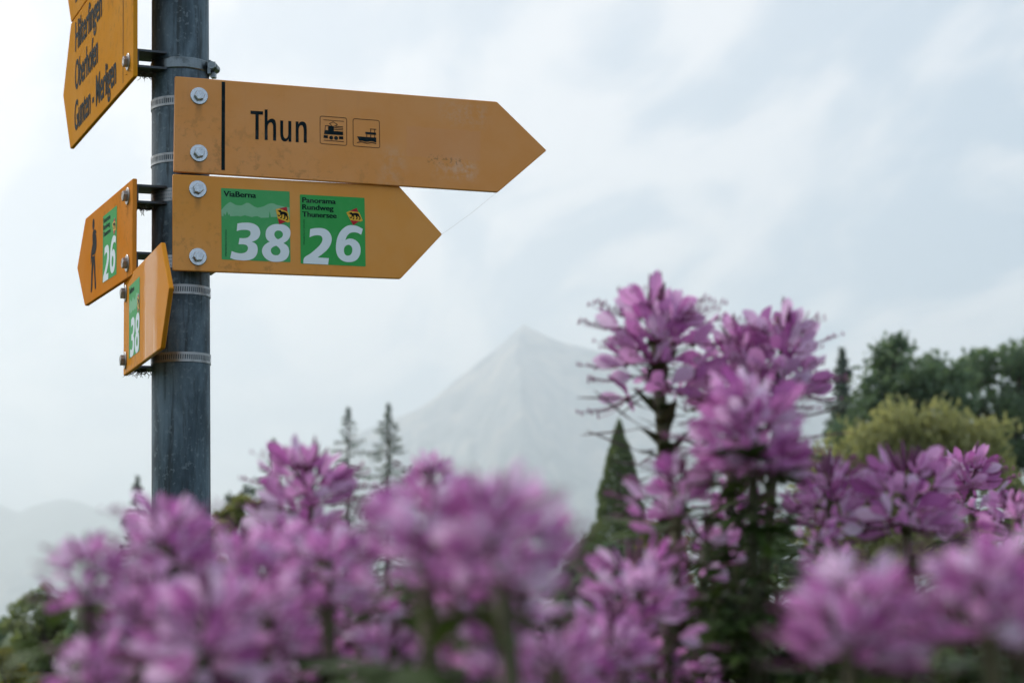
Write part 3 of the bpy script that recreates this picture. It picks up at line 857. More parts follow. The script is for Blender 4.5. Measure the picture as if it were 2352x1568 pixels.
'bolts2': [(33.1,45.8),(33.0,-45.6)],
'st4': [(125.3,49.0),(218.9,47.8),(220.3,-46.2),(127.8,-46.7)],
'hhead': [(58.9,46.3),(66.5,45.0),(58.5,54.4)],
'hbody': [(58.0,36.6),(76.9,34.1),(80.1,30.3),(75.2,30.5),(81.8,19.6),(81.0,9.4),(72.0,1.8),(53.2,2.1),(50.2,-2.0),(40.6,0.2),(43.5,7.6),(55.6,18.7),(52.0,29.8)],
'hlegs': [(49.0,-3.1),(69.0,-1.6),(72.7,-15.2),(80.3,-48.6),(74.2,-50.3),(69.7,-47.1),(63.5,-19.0),(55.3,-46.3),(51.0,-51.0),(41.4,-48.3),(45.2,-31.9),(50.7,-14.5)],
'bolts4': [(282.8,46.2),(284.4,-44.9)],
'st5': [(51.8,49.7),(149.3,48.9),(149.2,-44.7),(54.7,-46.3)],
'bolts5': [(18.0,44.7),(20.8,-46.1)],
't3a': [(37.5,44.9),(230.0,41.0),(36.2,89.6)],
't3b': [(35.5,-16.9),(204.3,-20.6),(39.5,27.6)],
't3c': [(35.0,-79.6),(327.3,-83.5),(36.0,-34.5)],
'l3': [(370.4,-92.2),(372.2,25.3)],
'bolt3': [(403.1,-70.8)]}
# ------------------------------------------------------------------ signpost
LEAN = R(1.4)
POLE_R = 0.0389


def pole_x(z):
    return -0.44116 - (z - 1.38628) * math.tan(LEAN)


POLE_Y = 2.67
pb = MB()
zs_ = [0.0, 0.4, 0.8, 1.2, 1.6, 2.0, 2.4, 2.75]
pb.tube([(pole_x(z), POLE_Y, z) for z in zs_], POLE_R, 48)
pb.tube([(pole_x(2.75), POLE_Y, 2.7505), (pole_x(2.765), POLE_Y, 2.766)], [POLE_R + .002, POLE_R - .006], 48)
bpp = Vector((pole_x(0), POLE_Y, 0))
for v_ in pb.v:
    v_ -= bpp
post = link('sign_post', pb.build('sign_post', STEEL_POST, True), None, bpp)
tag(post, 'dark weathered galvanised steel post carrying the yellow signs', 'post')
for p_ in post.data.polygons:
    if len(p_.vertices) > 4:
        p_.use_smooth = False

RLEAN = Matrix.Rotation(-LEAN, 4, 'Y')


def flat(pts_list, eps, holes=None):
    """(u, v) mm outlines -> verts (m) in the sign plane and triangles"""
    polys = [[Vector((u, v, 0)) for u, v in pts_list]] + [[Vector((u, v, 0)) for u, v in h] for h in (holes or [])]
    tris = tessellate_polygon(polys)
    vs = [(p.x / 1000, -eps, p.y / 1000) for pl in polys for p in pl]
    out = []
    for a, b_, c in tris:
        A, B, C_ = (Vector(vs[i]) for i in (a, b_, c))
        out.append((a, b_, c) if (B - A).cross(C_ - A).y < 0 else (a, c, b_))
    return vs, out


def smooth_outline(pts, sharp=52, sub=4):
    n = len(pts)
    P = [Vector((x, y)) for x, y in pts]
    tang = []
    for i in range(n):
        a, b_ = P[i] - P[i - 1], P[(i + 1) % n] - P[i]
        ang = abs(math.degrees(a.angle(b_))) if a.length > 0 and b_.length > 0 else 0
        tang.append(None if ang > sharp else (P[(i + 1) % n] - P[i - 1]) * .5)
    out = []
    for i in range(n):
        j = (i + 1) % n
        d = P[j] - P[i]
        t0 = tang[i] if tang[i] is not None else d
        t1 = tang[j] if tang[j] is not None else d
        t0 = t0.normalized() * d.length if t0.length else d
        t1 = t1.normalized() * d.length if t1.length else d
        if tang[i] is None and tang[j] is None:
            out.append(tuple(P[i]))
            continue
        for s in range(sub):
            u = s / sub
            h = (2 * u ** 3 - 3 * u ** 2 + 1) * P[i] + (u ** 3 - 2 * u ** 2 + u) * t0 + (-2 * u ** 3 + 3 * u ** 2) * P[j] + (u ** 3 - u ** 2) * t1
            out.append(tuple(h))
    return out


def ribbon(pts, w, eps, closed=False):
    P = [Vector((x, y)) for x, y in pts]
    n = len(P)
    Ls, Rs = [], []
    for i in range(n):
        a = P[i] - P[i - 1] if (i > 0 or closed) else P[1] - P[0]
        b_ = P[(i + 1) % n] - P[i] if (i < n - 1 or closed) else a
        a, b_ = a.normalized(), b_.normalized()
        nrm = Vector((-(a.y + b_.y), a.x + b_.x))
        nrm = nrm.normalized() / max(.35, math.sqrt(max(0.1, (1 + a.dot(b_)) / 2)))
        Ls.append(P[i] + nrm * w / 2)
        Rs.append(P[i] - nrm * w / 2)
    vs = [(p.x / 1000, -eps, p.y / 1000) for p in Ls + Rs]
    fs = [(i, n + i, n + (i + 1) % n, (i + 1) % n) for i in range(n if closed else n - 1)]
    return vs, fs


def shift(pts, du, dv=0.0):
    return [(x + du, y + dv) for x, y in pts]


def round_rect(c, r, k=5):
    """4 corners TL TR BR BL -> rounded outline"""
    out = []
    P = [Vector(p) for p in c]
    for i in range(4):
        a, p, b_ = P[i - 1], P[i], P[(i + 1) % 4]
        d0, d1 = (a - p).normalized(), (b_ - p).normalized()
        for s in range(k + 1):
            u = s / k
            q = p + d0 * r * (1 - u) ** 2 + d1 * r * u ** 2
            out.append(tuple(q))
    return out


DG = bpy.context.evaluated_depsgraph_get


def text_mesh(body, offset=0.0):
    cu = bpy.data.curves.new('lettering', 'FONT')
    cu.body = body
    cu.size = 1.0
    cu.offset = offset
    cu.resolution_u = 4
    ob = bpy.data.objects.new('lettering_tmp', cu)
    COL.objects.link(ob)
    bpy.context.view_layer.update()
    me = bpy.data.meshes.new_from_object(ob.evaluated_get(DG()))
    bpy.data.objects.remove(ob)
    V = [tuple(v.co) for v in me.vertices]
    Fs = [tuple(p.vertices) for p in me.polygons]
    bpy.data.meshes.remove(me)
    bpy.data.curves.remove(cu)
    return V, Fs


_cap = [v[1] for v in text_mesh('H')[0]]
CAP_H = max(_cap) - min(_cap)


def lettering(parent, body, u0, v0, width, cap, mat, eps=0.0004, bold=0.0, copies=1, step=0.0, rot=0.0, offset=0.0, slant=0.0):
    """text from (u0, v0), baseline left, fitted to a width and a capital height (mm)"""
    V, Fs = text_mesh(body, offset)
    x0, x1 = min(v[0] for v in V), max(v[0] for v in V)
    sx, sy = width / (x1 - x0), cap / CAP_H
    mb = MB()
    for k in range(copies):
        dx = step * (k - (copies - 1) / 2)
        e = eps + k * 0.00004
        vs = []
        for v in V:
            x, y = (v[0] - x0) * sx + dx, v[1] * sy
            x += slant * y
            xr, yr = x * cos(rot) - y * sin(rot), x * sin(rot) + y * cos(rot)
            vs.append(((u0 + xr) / 1000, -e, (v0 + yr) / 1000))
        fl = []
        for f in Fs:
            A, B, C_ = (Vector(vs[i]) for i in f[:3])
            fl.append(f if (B - A).cross(C_ - A).y < 0 else tuple(reversed(f)))
        mb.add(vs, fl)
    return link('lettering', mb.build('lettering', mat), parent)


def plate_mesh(outline, t, mat, bev=0.0013, rc=2.2):
    """bevelled plate from a convex outline in mm (clockwise seen from the front), front face at y=0"""
    P = [Vector(p) for p in outline]
    n = len(P)
    out = []
    for i in range(n):
        a, p, b_ = P[i - 1], P[i], P[(i + 1) % n]
        d0, d1 = (a - p).normalized(), (b_ - p).normalized()
        for s in range(4):
            u = s / 3
            out.append(p + d0 * rc * (1 - u) ** 2 + d1 * rc * u ** 2)
    n = len(out)

    def inset(d):
        res = []
        for i in range(n):
            a = (out[i] - out[i - 1]).normalized()
            b_ = (out[(i + 1) % n] - out[i]).normalized()
            nn = Vector((a.y + b_.y, -(a.x + b_.x))).normalized()
            res.append(out[i] + nn * d)
        return res
    b3 = bev * 1000
    loops = [(inset(b3), 0.0), (inset(b3 * .3), bev * .3), (out, bev), (out, t - bev), (inset(b3 * .3), t - bev * .3), (inset(b3), t)]
    vs = [(p.x / 1000, y, p.y / 1000) for lp, y in loops for p in lp]
    fs = [tuple(range(n - 1, -1, -1))]
    for k in range(len(loops) - 1):
        for i in range(n):
            j = (i + 1) % n
            fs.append((k * n + i, k * n + j, (k + 1) * n + j, (k + 1) * n + i))
    fs.append(tuple((len(loops) - 1) * n + i for i in range(n)))
    me = mesh('plate', vs, fs, [mat])
    bm = bmesh.new()
    bm.from_mesh(me)
    bmesh.ops.recalc_face_normals(bm, faces=bm.faces)
    bm.to_mesh(me)
    bm.free()
    return me


def lathe_y(mb, prof, n=24, mi=0, c=(0, 0)):
    """profile of (radius, y) turned about the y axis"""
    vs = [(c[0] + r * cos(2 * pi * k / n), y, c[1] + r * sin(2 * pi * k / n)) for r, y in prof for k in range(n)]
    fs = [(i * n + k, i * n + (k + 1) % n, (i + 1) * n + (k + 1) % n, (i + 1) * n + k) for i in range(len(prof) - 1) for k in range(n)]
    fs.append(tuple(range(n)))
    fs.append(tuple((len(prof) - 1) * n + k for k in reversed(range(n))))
    mb.add(vs, fs, mi)


def fix_normals(me):
    bm = bmesh.new()
    bm.from_mesh(me)
    bmesh.ops.recalc_face_normals(bm, faces=bm.faces)
    bm.to_mesh(me)
    bm.free()
    return me


def hex_head(mat, turn):
    mb = MB()
    r_ = 0.0073
    prof = [(r_, -0.0018), (r_, -0.0066), (r_ * .93, -0.0073), (r_ * .80, -0.0075)]
    n = 6
    vs = [(r * cos(turn + 2 * pi * k / n), y, r * sin(turn + 2 * pi * k / n)) for r, y in prof for k in range(n)]
    fs = [(i * n + k, i * n + (k + 1) % n, (i + 1) * n + (k + 1) % n, (i + 1) * n + k) for i in range(3) for k in range(n)]
    fs += [tuple(range(n)), tuple(3 * n + k for k in reversed(range(n)))]
    mb.add(vs, fs)
    # stamped marks, slightly raised
    for k in range(7):
        a = turn + 0.5 + k * 0.42 + (1.6 if k > 3 else 0)
        rr_ = 0.0040
        u, w = rr_ * cos(a), rr_ * sin(a)
        mb.box((u - .0006, -.0079, w - .0004), (u + .0006, -.0074, w + .0005))
    return fix_normals(mb.build('bolt', mat))


WASHER_MB = MB()
lathe_y(WASHER_MB, [(0.0118, -0.0002), (0.0118, -0.0012), (0.0112, -0.0017), (0.004, -0.0018)], 28)
BOLT_ME = {m.name: [hex_head(m, tt) for tt in (.2, .75, 1.2)] for m in (BOLT, BOLT_WARM)}
WASHER_ME = {}
for m in (BOLT, BOLT_WARM):
    WASHER_ME[m.name] = fix_normals(WASHER_MB.build('washer', m))


def add_bolt(root, u, v, mat):
    o = link('bolt', rng.choice(BOLT_ME[mat.name]), root, (u / 1000, 0, v / 1000))
    link('washer', WASHER_ME[mat.name], o)
    return o


def bracket_mesh(depth_pole, du, half_u=0.024, half_v=0.0125, depth=0.041, th=0.003):
    """U channel behind the plate: web on the plate, two flanges notched round the pole (pole axis at depth_pole, du off the bolt)"""
    mb = MB()
    mb.box((-half_u, 0.0, -half_v), (half_u, th, half_v))
    prof = [(-half_u, th), (half_u, th), (half_u, depth)]
    a0 = []
    for k in range(13):
        u = half_u - 2 * half_u * k / 12
        x = u - du
        c = depth_pole - math.sqrt(max((POLE_R + .0008) ** 2 - x * x, 0)) if abs(x) < POLE_R else depth
        a0.append((u, min(depth, c)))
    prof += a0 + [(-half_u, depth)]
    pl = []
    for p in prof:
        if not pl or (abs(p[0] - pl[-1][0]) + abs(p[1] - pl[-1][1])) > 1e-5:
            pl.append(p)
    for s in (-1, 1):
        z0 = s * half_v
        z1 = s * (half_v - th)
        n = len(pl)
        vs = [(u, y, z0) for u, y in pl] + [(u, y, z1) for u, y in pl]
        tri = tessellate_polygon([[Vector((u, y, 0)) for u, y in pl]])
        fs = [tuple(f) for f in tri] + [tuple(n + i for i in reversed(f)) for f in tri]
        fs += [(i, (i + 1) % n, n + (i + 1) % n, n + i) for i in range(n)]
        mb.add(vs, fs)
    return fix_normals(mb.build('bracket', BRACKET))


def band_mesh(slotted, mat):
    """hose clamp band about z, real slots where slotted"""
    mb = MB()
    h = 0.0065 if slotted else 0.0078
    r0, r1 = POLE_R + 0.0002, POLE_R + (0.0011 if slotted else 0.0016)
    n = 168 if slotted else 64
    zs = [-h, -h * .5, h * .5, h] if slotted else [-h, -h * .8, h * .8, h]
    rr_ = [r1] * 4 if slotted else [r1 - .0007, r1, r1, r1 - .0007]
    for k in range(n):
        a, b_ = 2 * pi * k / n, 2 * pi * (k + 1) / n
        if slotted:   # slot every second step, slightly slanted
            sl = k % 2 == 0
        for i in range(3):
            if slotted and i == 1 and sl:
                continue
            skew = [0, -.004, .004, 0] if slotted else [0] * 4
            vs = [(rr_[i] * cos(a + skew[i]), rr_[i] * sin(a + skew[i]), zs[i]), (rr_[i] * cos(b_ + skew[i]), rr_[i] * sin(b_ + skew[i]), zs[i]),
                  (rr_[i + 1] * cos(b_ + skew[i + 1]), rr_[i + 1] * sin(b_ + skew[i + 1]), zs[i + 1]), (rr_[i + 1] * cos(a + skew[i + 1]), rr_[i + 1] * sin(a + skew[i + 1]), zs[i + 1])]
            mb.add(vs, [(0, 1, 2, 3)])
        for zz_, sgn in ((-h, 0), (h, -1)):
            re = rr_[0]
            mb.add([(r0 * cos(a), r0 * sin(a), zz_), (r0 * cos(b_), r0 * sin(b_), zz_), (re * cos(b_), re * sin(b_), zz_), (re * cos(a), re * sin(a), zz_)], [(0, 1, 2, 3)])
    me = mb.build('clamp_band', mat, not slotted)
    return me


BAND_SLOT = band_mesh(True, BAND)
BAND_SMOOTH = band_mesh(False, BAND_DARK)


def screw_mesh(mat, big):
    """worm housing and screw of a clamp, at angle 0 (local +x outward)"""
    mb = MB()
    s = 1.0 if not big else 1.25
    r_ = POLE_R + .0012
    mb.box((r_, -.007 * s, -.0075 * s), (r_ + .0035 * s, .007 * s, .0075 * s))
    # worm drum along y
    n = 14
    for y0, y1, ra in ((-.0075 * s, .0065 * s, .0048 * s), (-.0135 * s, -.0075 * s, .0042 * s), (.0065 * s, .009 * s, .0026 * s)):
        cxx = r_ + .0062 * s
        ring = [(cxx + ra * cos(2 * pi * k / n), ra * sin(2 * pi * k / n)) for k in range(n)]
        vs = [(x, y0, z) for x, z in ring] + [(x, y1, z) for x, z in ring]
        mb.add(vs, [(k, (k + 1) % n, n + (k + 1) % n, n + k) for k in range(n)] + [tuple(range(n)), tuple(n + k for k in range(n))])
    mb.box((r_ + .0035 * s, -.0139 * s, -.0008), (r_ + .0090 * s, -.0135 * s, .0008))
    if big:
        mb.box((r_ - .001, .010, -.0095), (r_ + .006, .0115, .012))
        mb.box((r_ + .003, -.004, -.0135), (r_ + .009, .006, -.006))
    return fix_normals(mb.build('clamp_screw', mat))


SCREW_S = screw_mesh(BAND, False)
SCREW_B = screw_mesh(BAND_DARK, True)


class Sign:
    def __init__(self, name, pose, outline, paint, label, bolts, bolt_mat, thick=0.006, smooth_band=False, screw_deg=None, mount=True):
        x, y, z, yaw, roll = pose
        M = Matrix.Translation((x, y, z)) @ RLEAN @ Matrix.Rotation(yaw, 4, 'Z') @ Matrix.Rotation(-roll, 4, 'Y')
        self.M = M
        self.root = link(name, None)
        self.root.matrix_world = M
        tag(self.root, label, 'sign', 'yellow signs on the post')
        self.outline = outline
        link('plate', plate_mesh(outline, thick, paint), self.root)
        Mi = M.inverted()
        for (u, v) in bolts:
            add_bolt(self.root, u, v, bolt_mat)
            wz = (M @ Vector((u / 1000, 0, v / 1000))).z
            ax = Mi @ Vector((pole_x(wz), POLE_Y, wz))
            du = ax.x - u / 1000
            if mount:
                link('bracket', bracket_mesh(ax.y - thick, du), self.root, (u / 1000, thick, v / 1000))
            # clamp round the pole, its frame upright on the post
            cl = link('clamp', BAND_SMOOTH if smooth_band else BAND_SLOT, self.root)
            away = (M.to_3x3() @ Vector((0, 1, 0)))
            ang = math.atan2(away.y, away.x) if screw_deg is None else R(screw_deg)
            CM = Matrix.Translation((pole_x(wz), POLE_Y, wz)) @ RLEAN @ Matrix.Rotation(ang, 4, 'Z')
            cl.matrix_parent_inverse = Matrix.Identity(4)
            cl.matrix_basis = Mi @ CM
            link('clamp_screw', SCREW_B if smooth_band else SCREW_S, cl)


def arrow(L_, H, T, right):
    h = H / 2
    if right:
        return [(0, h), (L_, h), (L_ + T, 0), (L_, -h), (0, -h)]
    return [(0, h), (L_, h), (L_, -h), (0, -h), (-T, 0)]


def print_obj(name, parent, shapes, mat, mats=None):
    mb = MB()
    for s in shapes:
        vs, fs = s[0], s[1]
        mb.add(vs, fs, s[2] if len(s) > 2 else 0)
    return link(name, mb.build(name, mats or [mat]), parent)


def disc(c, r, eps, n=20):
    return flat([(c[0] + r * cos(2 * pi * k / n), c[1] + r * sin(2 * pi * k / n)) for k in range(n)], eps)


def sticker(sign, which, du=0.0):
    """green route sticker; which = 'A' (38) or 'B' (26)"""
    e0 = 0.0003
    corners = [(64.4, 49.0), (158.0, 49.0), (158.6, -47.9), (65.0, -47.9)] if which == 'A' else [(172.2, 45.8), (263.0, 45.6), (263.3, -49.8), (172.4, -49.3)]
    corners = shift(corners, du)
    base = round_rect(corners, 1.2, 2)
    st = print_obj('sticker', sign.root, [flat(base, e0)], GREEN_A if which == 'A' else GREEN_B)
    S = lambda k: shift(SH[k], du)
    if which == 'A':
        print_obj('landscape_print', st, [flat(S('mts'), e0 + .0001)], PALE_GREEN)
        lettering(st, 'ViaBerna', 67.9 + du, 37.8, 43.8, 7.4, INK, e0 + .0002, copies=2, step=0.6, offset=0.008)
        lettering(st, 'Wanderland Schweiz', 71.6 + du, -44.2, 36.8, 2.3, INK, e0 + .0002, rot=pi / 2)
        print_obj('number', st, [flat(smooth_outline(S('d3')), e0 + .0002), flat(smooth_outline(S('d8')), e0 + .00024, [smooth_outline(S('d8a')), smooth_outline(S('d8b'))])], WHITE)
    else:
        for body, k in (('Panorama', 'txB1'), ('Rundweg', 'txB2'), ('Thunersee', 'txB3')):
            a, b_, c = SH[k]
            lettering(st, body, a[0] + du, a[1], b_[0] - a[0], c[1] - a[1], INK, e0 + .0002, copies=2, step=0.6, offset=0.008)
        lettering(st, 'Wanderland Schweiz', 178.4 + du, -23.6, 35.4, 2.2, INK, e0 + .0002, rot=pi / 2)
        print_obj('number', st, [flat(smooth_outline(S('d2')), e0 + .0002), flat(smooth_outline(S('d6')), e0 + .00024, [smooth_outline(S('d6a'))])], WHITE)
    q = '_one' if which == 'A' else '_two'
    print_obj('emblem', st, [flat(S('redtop' + q), e0 + .0003) + (0,), flat(S('redlow' + q), e0 + .00032) + (0,), flat(S('yellow' + q), e0 + .00034) + (1,),
                             flat(smooth_outline(S('bear' + q), 60, 3), e0 + .0004) + (2,)], None, [RED, YELLOW, BLACK])
    return st


P1 = (-0.44922, 2.6, 1.85418, 0.33142, -0.01456)
P2 = (-0.44818, 2.6, 1.72113, 0.34693, -0.00107)
P3 = (-0.67969, 3.0, 2.01399, -1.16441, 0.0)
P4 = (-0.62644, 2.89474, 1.72018, -1.16475, -0.02103)
P5 = (-0.52669, 2.68734, 1.59182, -1.24011, -0.01663)

# --- Thun
s1 = Sign('direction_sign', P1, arrow(453.6, 130.3, 73.7, True), PAINT_THUN, 'faded orange arrow sign reading Thun with train and boat symbols', [(32.4, 40.2), (33, -38.1)], BOLT)
print_obj('bar_mark', s1.root, [flat([(62.6, 62.3), (67.4, 62.4), (68.2, -59), (63.4, -59.1)], .0003)], INK)
print_obj('lettering', s1.root, [flat(smooth_outline(SH[k], 50, 3), .0003) for k in 'Thun'], INK)
r1 = round_rect(SH['f1'], 3.2)
tr = print_obj('train_symbol', s1.root, [ribbon(r1, .75, .0003, True) + (1,), ribbon(SH['wire'], .7, .0003) + (1,), ribbon(SH['panto'], .8, .0003),
     flat(SH['tb1'], .0003), flat(SH['tb2'], .00034), flat(SH['tb3'], .00038), flat(SH['tb4'], .00042),
     ribbon(SH['ts1'], 1.0, .0003), ribbon(SH['ts2'], 1.0, .0003), ribbon(SH['ts3'], 1.0, .0003), flat(SH['bx1'], .0003), flat(SH['bx2'], .0003),
     disc(SH['wh'][0], 2.8, .0003), disc(SH['wh'][1], 2.8, .0003), ribbon(SH['rail'], .9, .0003) + (1,)], None, [INK, INK_THIN])
r2 = round_rect(SH['f2'], 3.2)
print_obj('boat_symbol', s1.root, [ribbon(r2, .75, .0003, True) + (1,), flat(SH['hull'], .0003), ribbon(SH['wave'], 1.2, .00034) + (1,), flat(SH['deck'], .0003)]
          + [ribbon(SH['bp%d' % i], .95, .00036) for i in range(6)], None, [INK, INK_THIN])

# --- 38 / 26
s2 = Sign('route_sign', P2, arrow(312.8, 129.7, 61.4, True), PAINT_FRONT, 'ochre arrow sign with green stickers 38 and 26 below the Thun sign', [(33.1, 45.8), (33, -45.6)], BOLT)
sticker(s2, 'A')
sticker(s2, 'B')

# --- Hilterfingen
s3 = Sign('direction_sign', P3, arrow(433.3, 198.3, 60.7, False), PAINT_TALL, 'tall mustard sign reading Hilterfingen, Oberhofen and Gunten - Merligen', [(403, -70.8), (403, 70.8)], BOLT_WARM, smooth_band=True, screw_deg=-6)
print_obj('bar_mark', s3.root, [ribbon([(371, -92), (371, 92)], 2.4, .0003)], INK)
lettering(s3.root, 'Hilterfingen', 37, 44.5, 193, 44.6, INK, offset=0.012, copies=3, step=1.0)
lettering(s3.root, 'Oberhofen', 37, -17.0, 167, 44.6, INK, offset=0.012, copies=3, step=1.0)
lettering(s3.root, 'Gunten - Merligen', 35, -80.0, 292, 44.6, INK, offset=0.012, copies=3, step=1.0)

# --- cropped sign above it, same mounting line
P6 = tuple(Matrix.Translation((P3[0], P3[1], P3[2])) @ RLEAN @ Matrix.Rotation(P3[3], 4, 'Z') @ Vector((0, 0, 0.2005))) + P3[3:]
s6 = Sign('direction_sign', P6, arrow(433.3, 198.3, 60.7, False), PAINT_TALL, 'mustard sign cut off by the top edge above the Hilterfingen sign', [(403, -70.8), (403, 70.8)], BOLT_WARM, smooth_band=True, screw_deg=-6)
print_obj('bar_mark', s6.root, [ribbon([(371, -92), (371, 92)], 2.4, .0003)], INK)
lettering(s6.root, 'Br', 36, -79.0, 36, 44.6, INK, offset=0.010, copies=2, step=.7)

# --- hiker 26
s4 = Sign('route_sign', P4, arrow(312.8, 129.7, 59.9, False), PAINT_HIKER, 'orange arrow sign with walking hiker symbol and green sticker 26', [(283.5, 46), (283.5, -45)], BOLT_WARM)
sticker(s4, 'B', -46.7)
hx, hz_ = 62.0, 0.0
hk = [disc((0, 0), 1, .0003)]
hd_ = [(59 + 7.2 * cos(2 * pi * k / 20), 46 + 8.4 * sin(2 * pi * k / 20)) for k in range(20)]
body = [(57, 36.5), (66, 37.2), (73, 36.0), (77, 34.2), (80, 30.4), (75.5, 29.6), (79, 26), (81.5, 19.6), (81.3, 9.4), (76, 3.6), (72, 1.0), (55, 1.6), (53.5, -2.8), (49.5, -2.2), (45.5, -9), (42.5, -10.5), (43.0, 0), (45.0, 8.0), (55.0, 19), (52.5, 30)]
leg1 = [(52, -1.0), (63, -0.6), (62, -10), (57.5, -28), (54, -46), (50, -52), (43.5, -50.5), (45.5, -40), (47.0, -22)]
leg2 = [(64, -0.6), (70, -0.2), (73.5, -14), (76.5, -30), (81.0, -46), (80, -50.5), (74, -51), (72, -47), (68, -30), (63.5, -12)]
print_obj('hiker_symbol', s4.root, [flat(hd_, .0003), flat(smooth_outline(body, 55, 3), .0003), flat(smooth_outline(leg1, 55, 3), .0003), flat(smooth_outline(leg2, 55, 3), .00034)], BLACK)

# --- lowest 38
s5 = Sign('route_sign', P5, arrow(312.8, 129.7, 61.9, True), PAINT_GLOSS, 'glossy scuffed arrow sign with one green sticker 38, lowest on the post', [(20.0, 45.0), (20.0, -45.8)], BOLT_WARM, screw_deg=85)
sticker(s5, 'A', -12.4)
# ------------------------------------------------------------------ cleome plants
UN = 0.001


def petal_mesh(seed):
    rs = random.Random(seed)
    mb = MB()
    T = [0, .18, .36, .55, .75, .9, 1.0]
    Wd = [.030, .040, .11, .20, .215, .125, .008]
    curl = rs.uniform(.10, .28)
    side = rs.uniform(-.06, .06)
    vs = []
    for t_, w_ in zip(T, Wd):
        y = -curl * t_ * t_ + .05 * sin(t_ * 6)
        for s_ in (-1, 0, 1):
            vs.append((s_ * w_ + side * t_ * t_, y + (.05 if s_ else -.015) * (w_ / .2) * rs.uniform(.6, 1.4), t_))
    fs = []
    for i in range(len(T) - 1):
        for k in range(2):
            fs.append((i * 3 + k, i * 3 + k + 1, (i + 1) * 3 + k + 1, (i + 1) * 3 + k))
    mb.add(vs, fs)
    return mb.build('petal', PETAL, True)


PETALS = [petal_mesh(i) for i in range(5)]


def stamens_mesh(seed):
    rs = random.Random(seed)
    mb = MB()
    for k in range(6):
        a = -0.9 + 0.36 * k + rs.uniform(-.12, .12)
        pts = []
        ln = rs.uniform(1.15, 1.6)
        for i in range(5):
            t_ = i / 4
            # forward (-y), drooping first and rising at the tip
            pts.append((sin(a) * .45 * t_ * ln, -t_ * ln * .85, -.25 * t_ * ln + .28 * t_ * t_ * ln + cos(a) * .05))
        mb.tube(pts, [.016, .014, .012, .011, .010], 3, cap=False)
        e = Vector(pts[-1])
        mb.tube([e - Vector((.02, .02, .05)), e + Vector((.02, -.02, .06))], [.028, .022], 4)
    return mb.build('stamens', STAMEN, True)


STAMENS = [stamens_mesh(i) for i in range(3)]


CALYX = pbsdf('maroon calyx', (0.085, 0.016, 0.030), 0.6)[0]


def pedicel_mesh():
    """stalk along +z of unit length with a small calyx at its end"""
    mb = MB()
    mb.tube([(0, 0, 0), (.02, 0, .5), (0, 0, 1)], [.035, .028, .032], 5, cap=False)
    mb.tube([(0, 0, .97), (0, 0, 1.05), (0, 0, 1.10)], [.035, .11, .03], 6, 1)
    return mb.build('flower', [PEDICEL, CALYX], True)


FLOWER = pedicel_mesh()


def bud_mesh(seed):
    rs = random.Random(seed)
    mb = MB()
    mb.tube([(0, 0, 0), (.03, 0, .55)], [.03, .025], 4, 1, False)
    mb.tube([(.03, 0, .53), (.03, 0, .64), (.03, 0, .85), (.02, 0, 1.05), (.02, 0, 1.2)], [.03, .09, .10, .06, .012], 6, 0)
    return mb.build('bud', [BUD, PEDICEL], True)


BUDS = [bud_mesh(i) for i in range(2)]


def pod_mesh(seed):
    rs = random.Random(seed)
    mb = MB()
    c = rs.uniform(.1, .3)
    f = lambda t_: (0.02 * sin(5 * t_), -c * t_ * t_, t_)
    mb.tube([f(0), f(.25), f(.45)], [.010, .009, .009], 4, cap=False)
    mb.tube([f(.45), f(.55), f(.75), f(.9), f(1.0)], [.012, .020, .021, .016, .006], 5)
    return mb.build('seed_pod', POD, True)


PODS = [pod_mesh(i) for i in range(3)]


def leaflet(mb, L_, w, az, tilt, droop):
    vs = []
    for i in range(5):
        t_ = i / 4
        ww = w * [.12, .8, 1.0, .6, .05][i]
        x = t_ * L_
        z = tilt * x - droop * x * x / L_
        for s_ in (-1, 0, 1):
            p = Vector((x, s_ * ww, z - (0 if s_ else .12 * ww)))
            p.rotate(Euler((0, 0, az)))
            vs.append(p)
    mb.add(vs, [(i * 3 + k, i * 3 + k + 1, (i + 1) * 3 + k + 1, (i + 1) * 3 + k) for i in range(4) for k in range(2)])


def leaf_mesh(seed):
    """palmate leaf, petiole along +x"""
    rs = random.Random(seed)
    mb = MB()
    mb.tube([(0, 0, 0), (.3, 0, .06), (.5, 0, .06)], [.018, .014, .012], 4, cap=False)
    base = len(mb.v)
    for k, a in enumerate((-1.25, -.62, 0, .62, 1.25)):
        leaflet(mb, (.55, .72, .8, .72, .55)[k] * rs.uniform(.9, 1.1), .12, a, rs.uniform(-.05, .2), rs.uniform(.15, .5))
    for i in range(base, len(mb.v)):
        mb.v[i] += Vector((.5, 0, .06))
    return mb.build('leaf', LEAF, True)


LEAVES = [leaf_mesh(i) for i in range(3)]


def bract_mesh(seed):
    rs = random.Random(seed)
    mb = MB()
    leaflet(mb, 1.0, .2, 0, .35, rs.uniform(.2, .6))
    return mb.build('bract', BRACT, True)


BRACTS = [bract_mesh(i) for i in range(3)]


def aim(d, roll=0.0):
    """rotation that takes +z to d"""
    return (Vector(d).to_track_quat('Z', 'Y').to_matrix().to_4x4() @ Matrix.Rotation(roll, 4, 'Z'))


def put(name, me, parent, M):
    o = bpy.data.objects.new(name, me)
    COL.objects.link(o)
    o.parent = parent
    o.matrix_basis = M
    return o


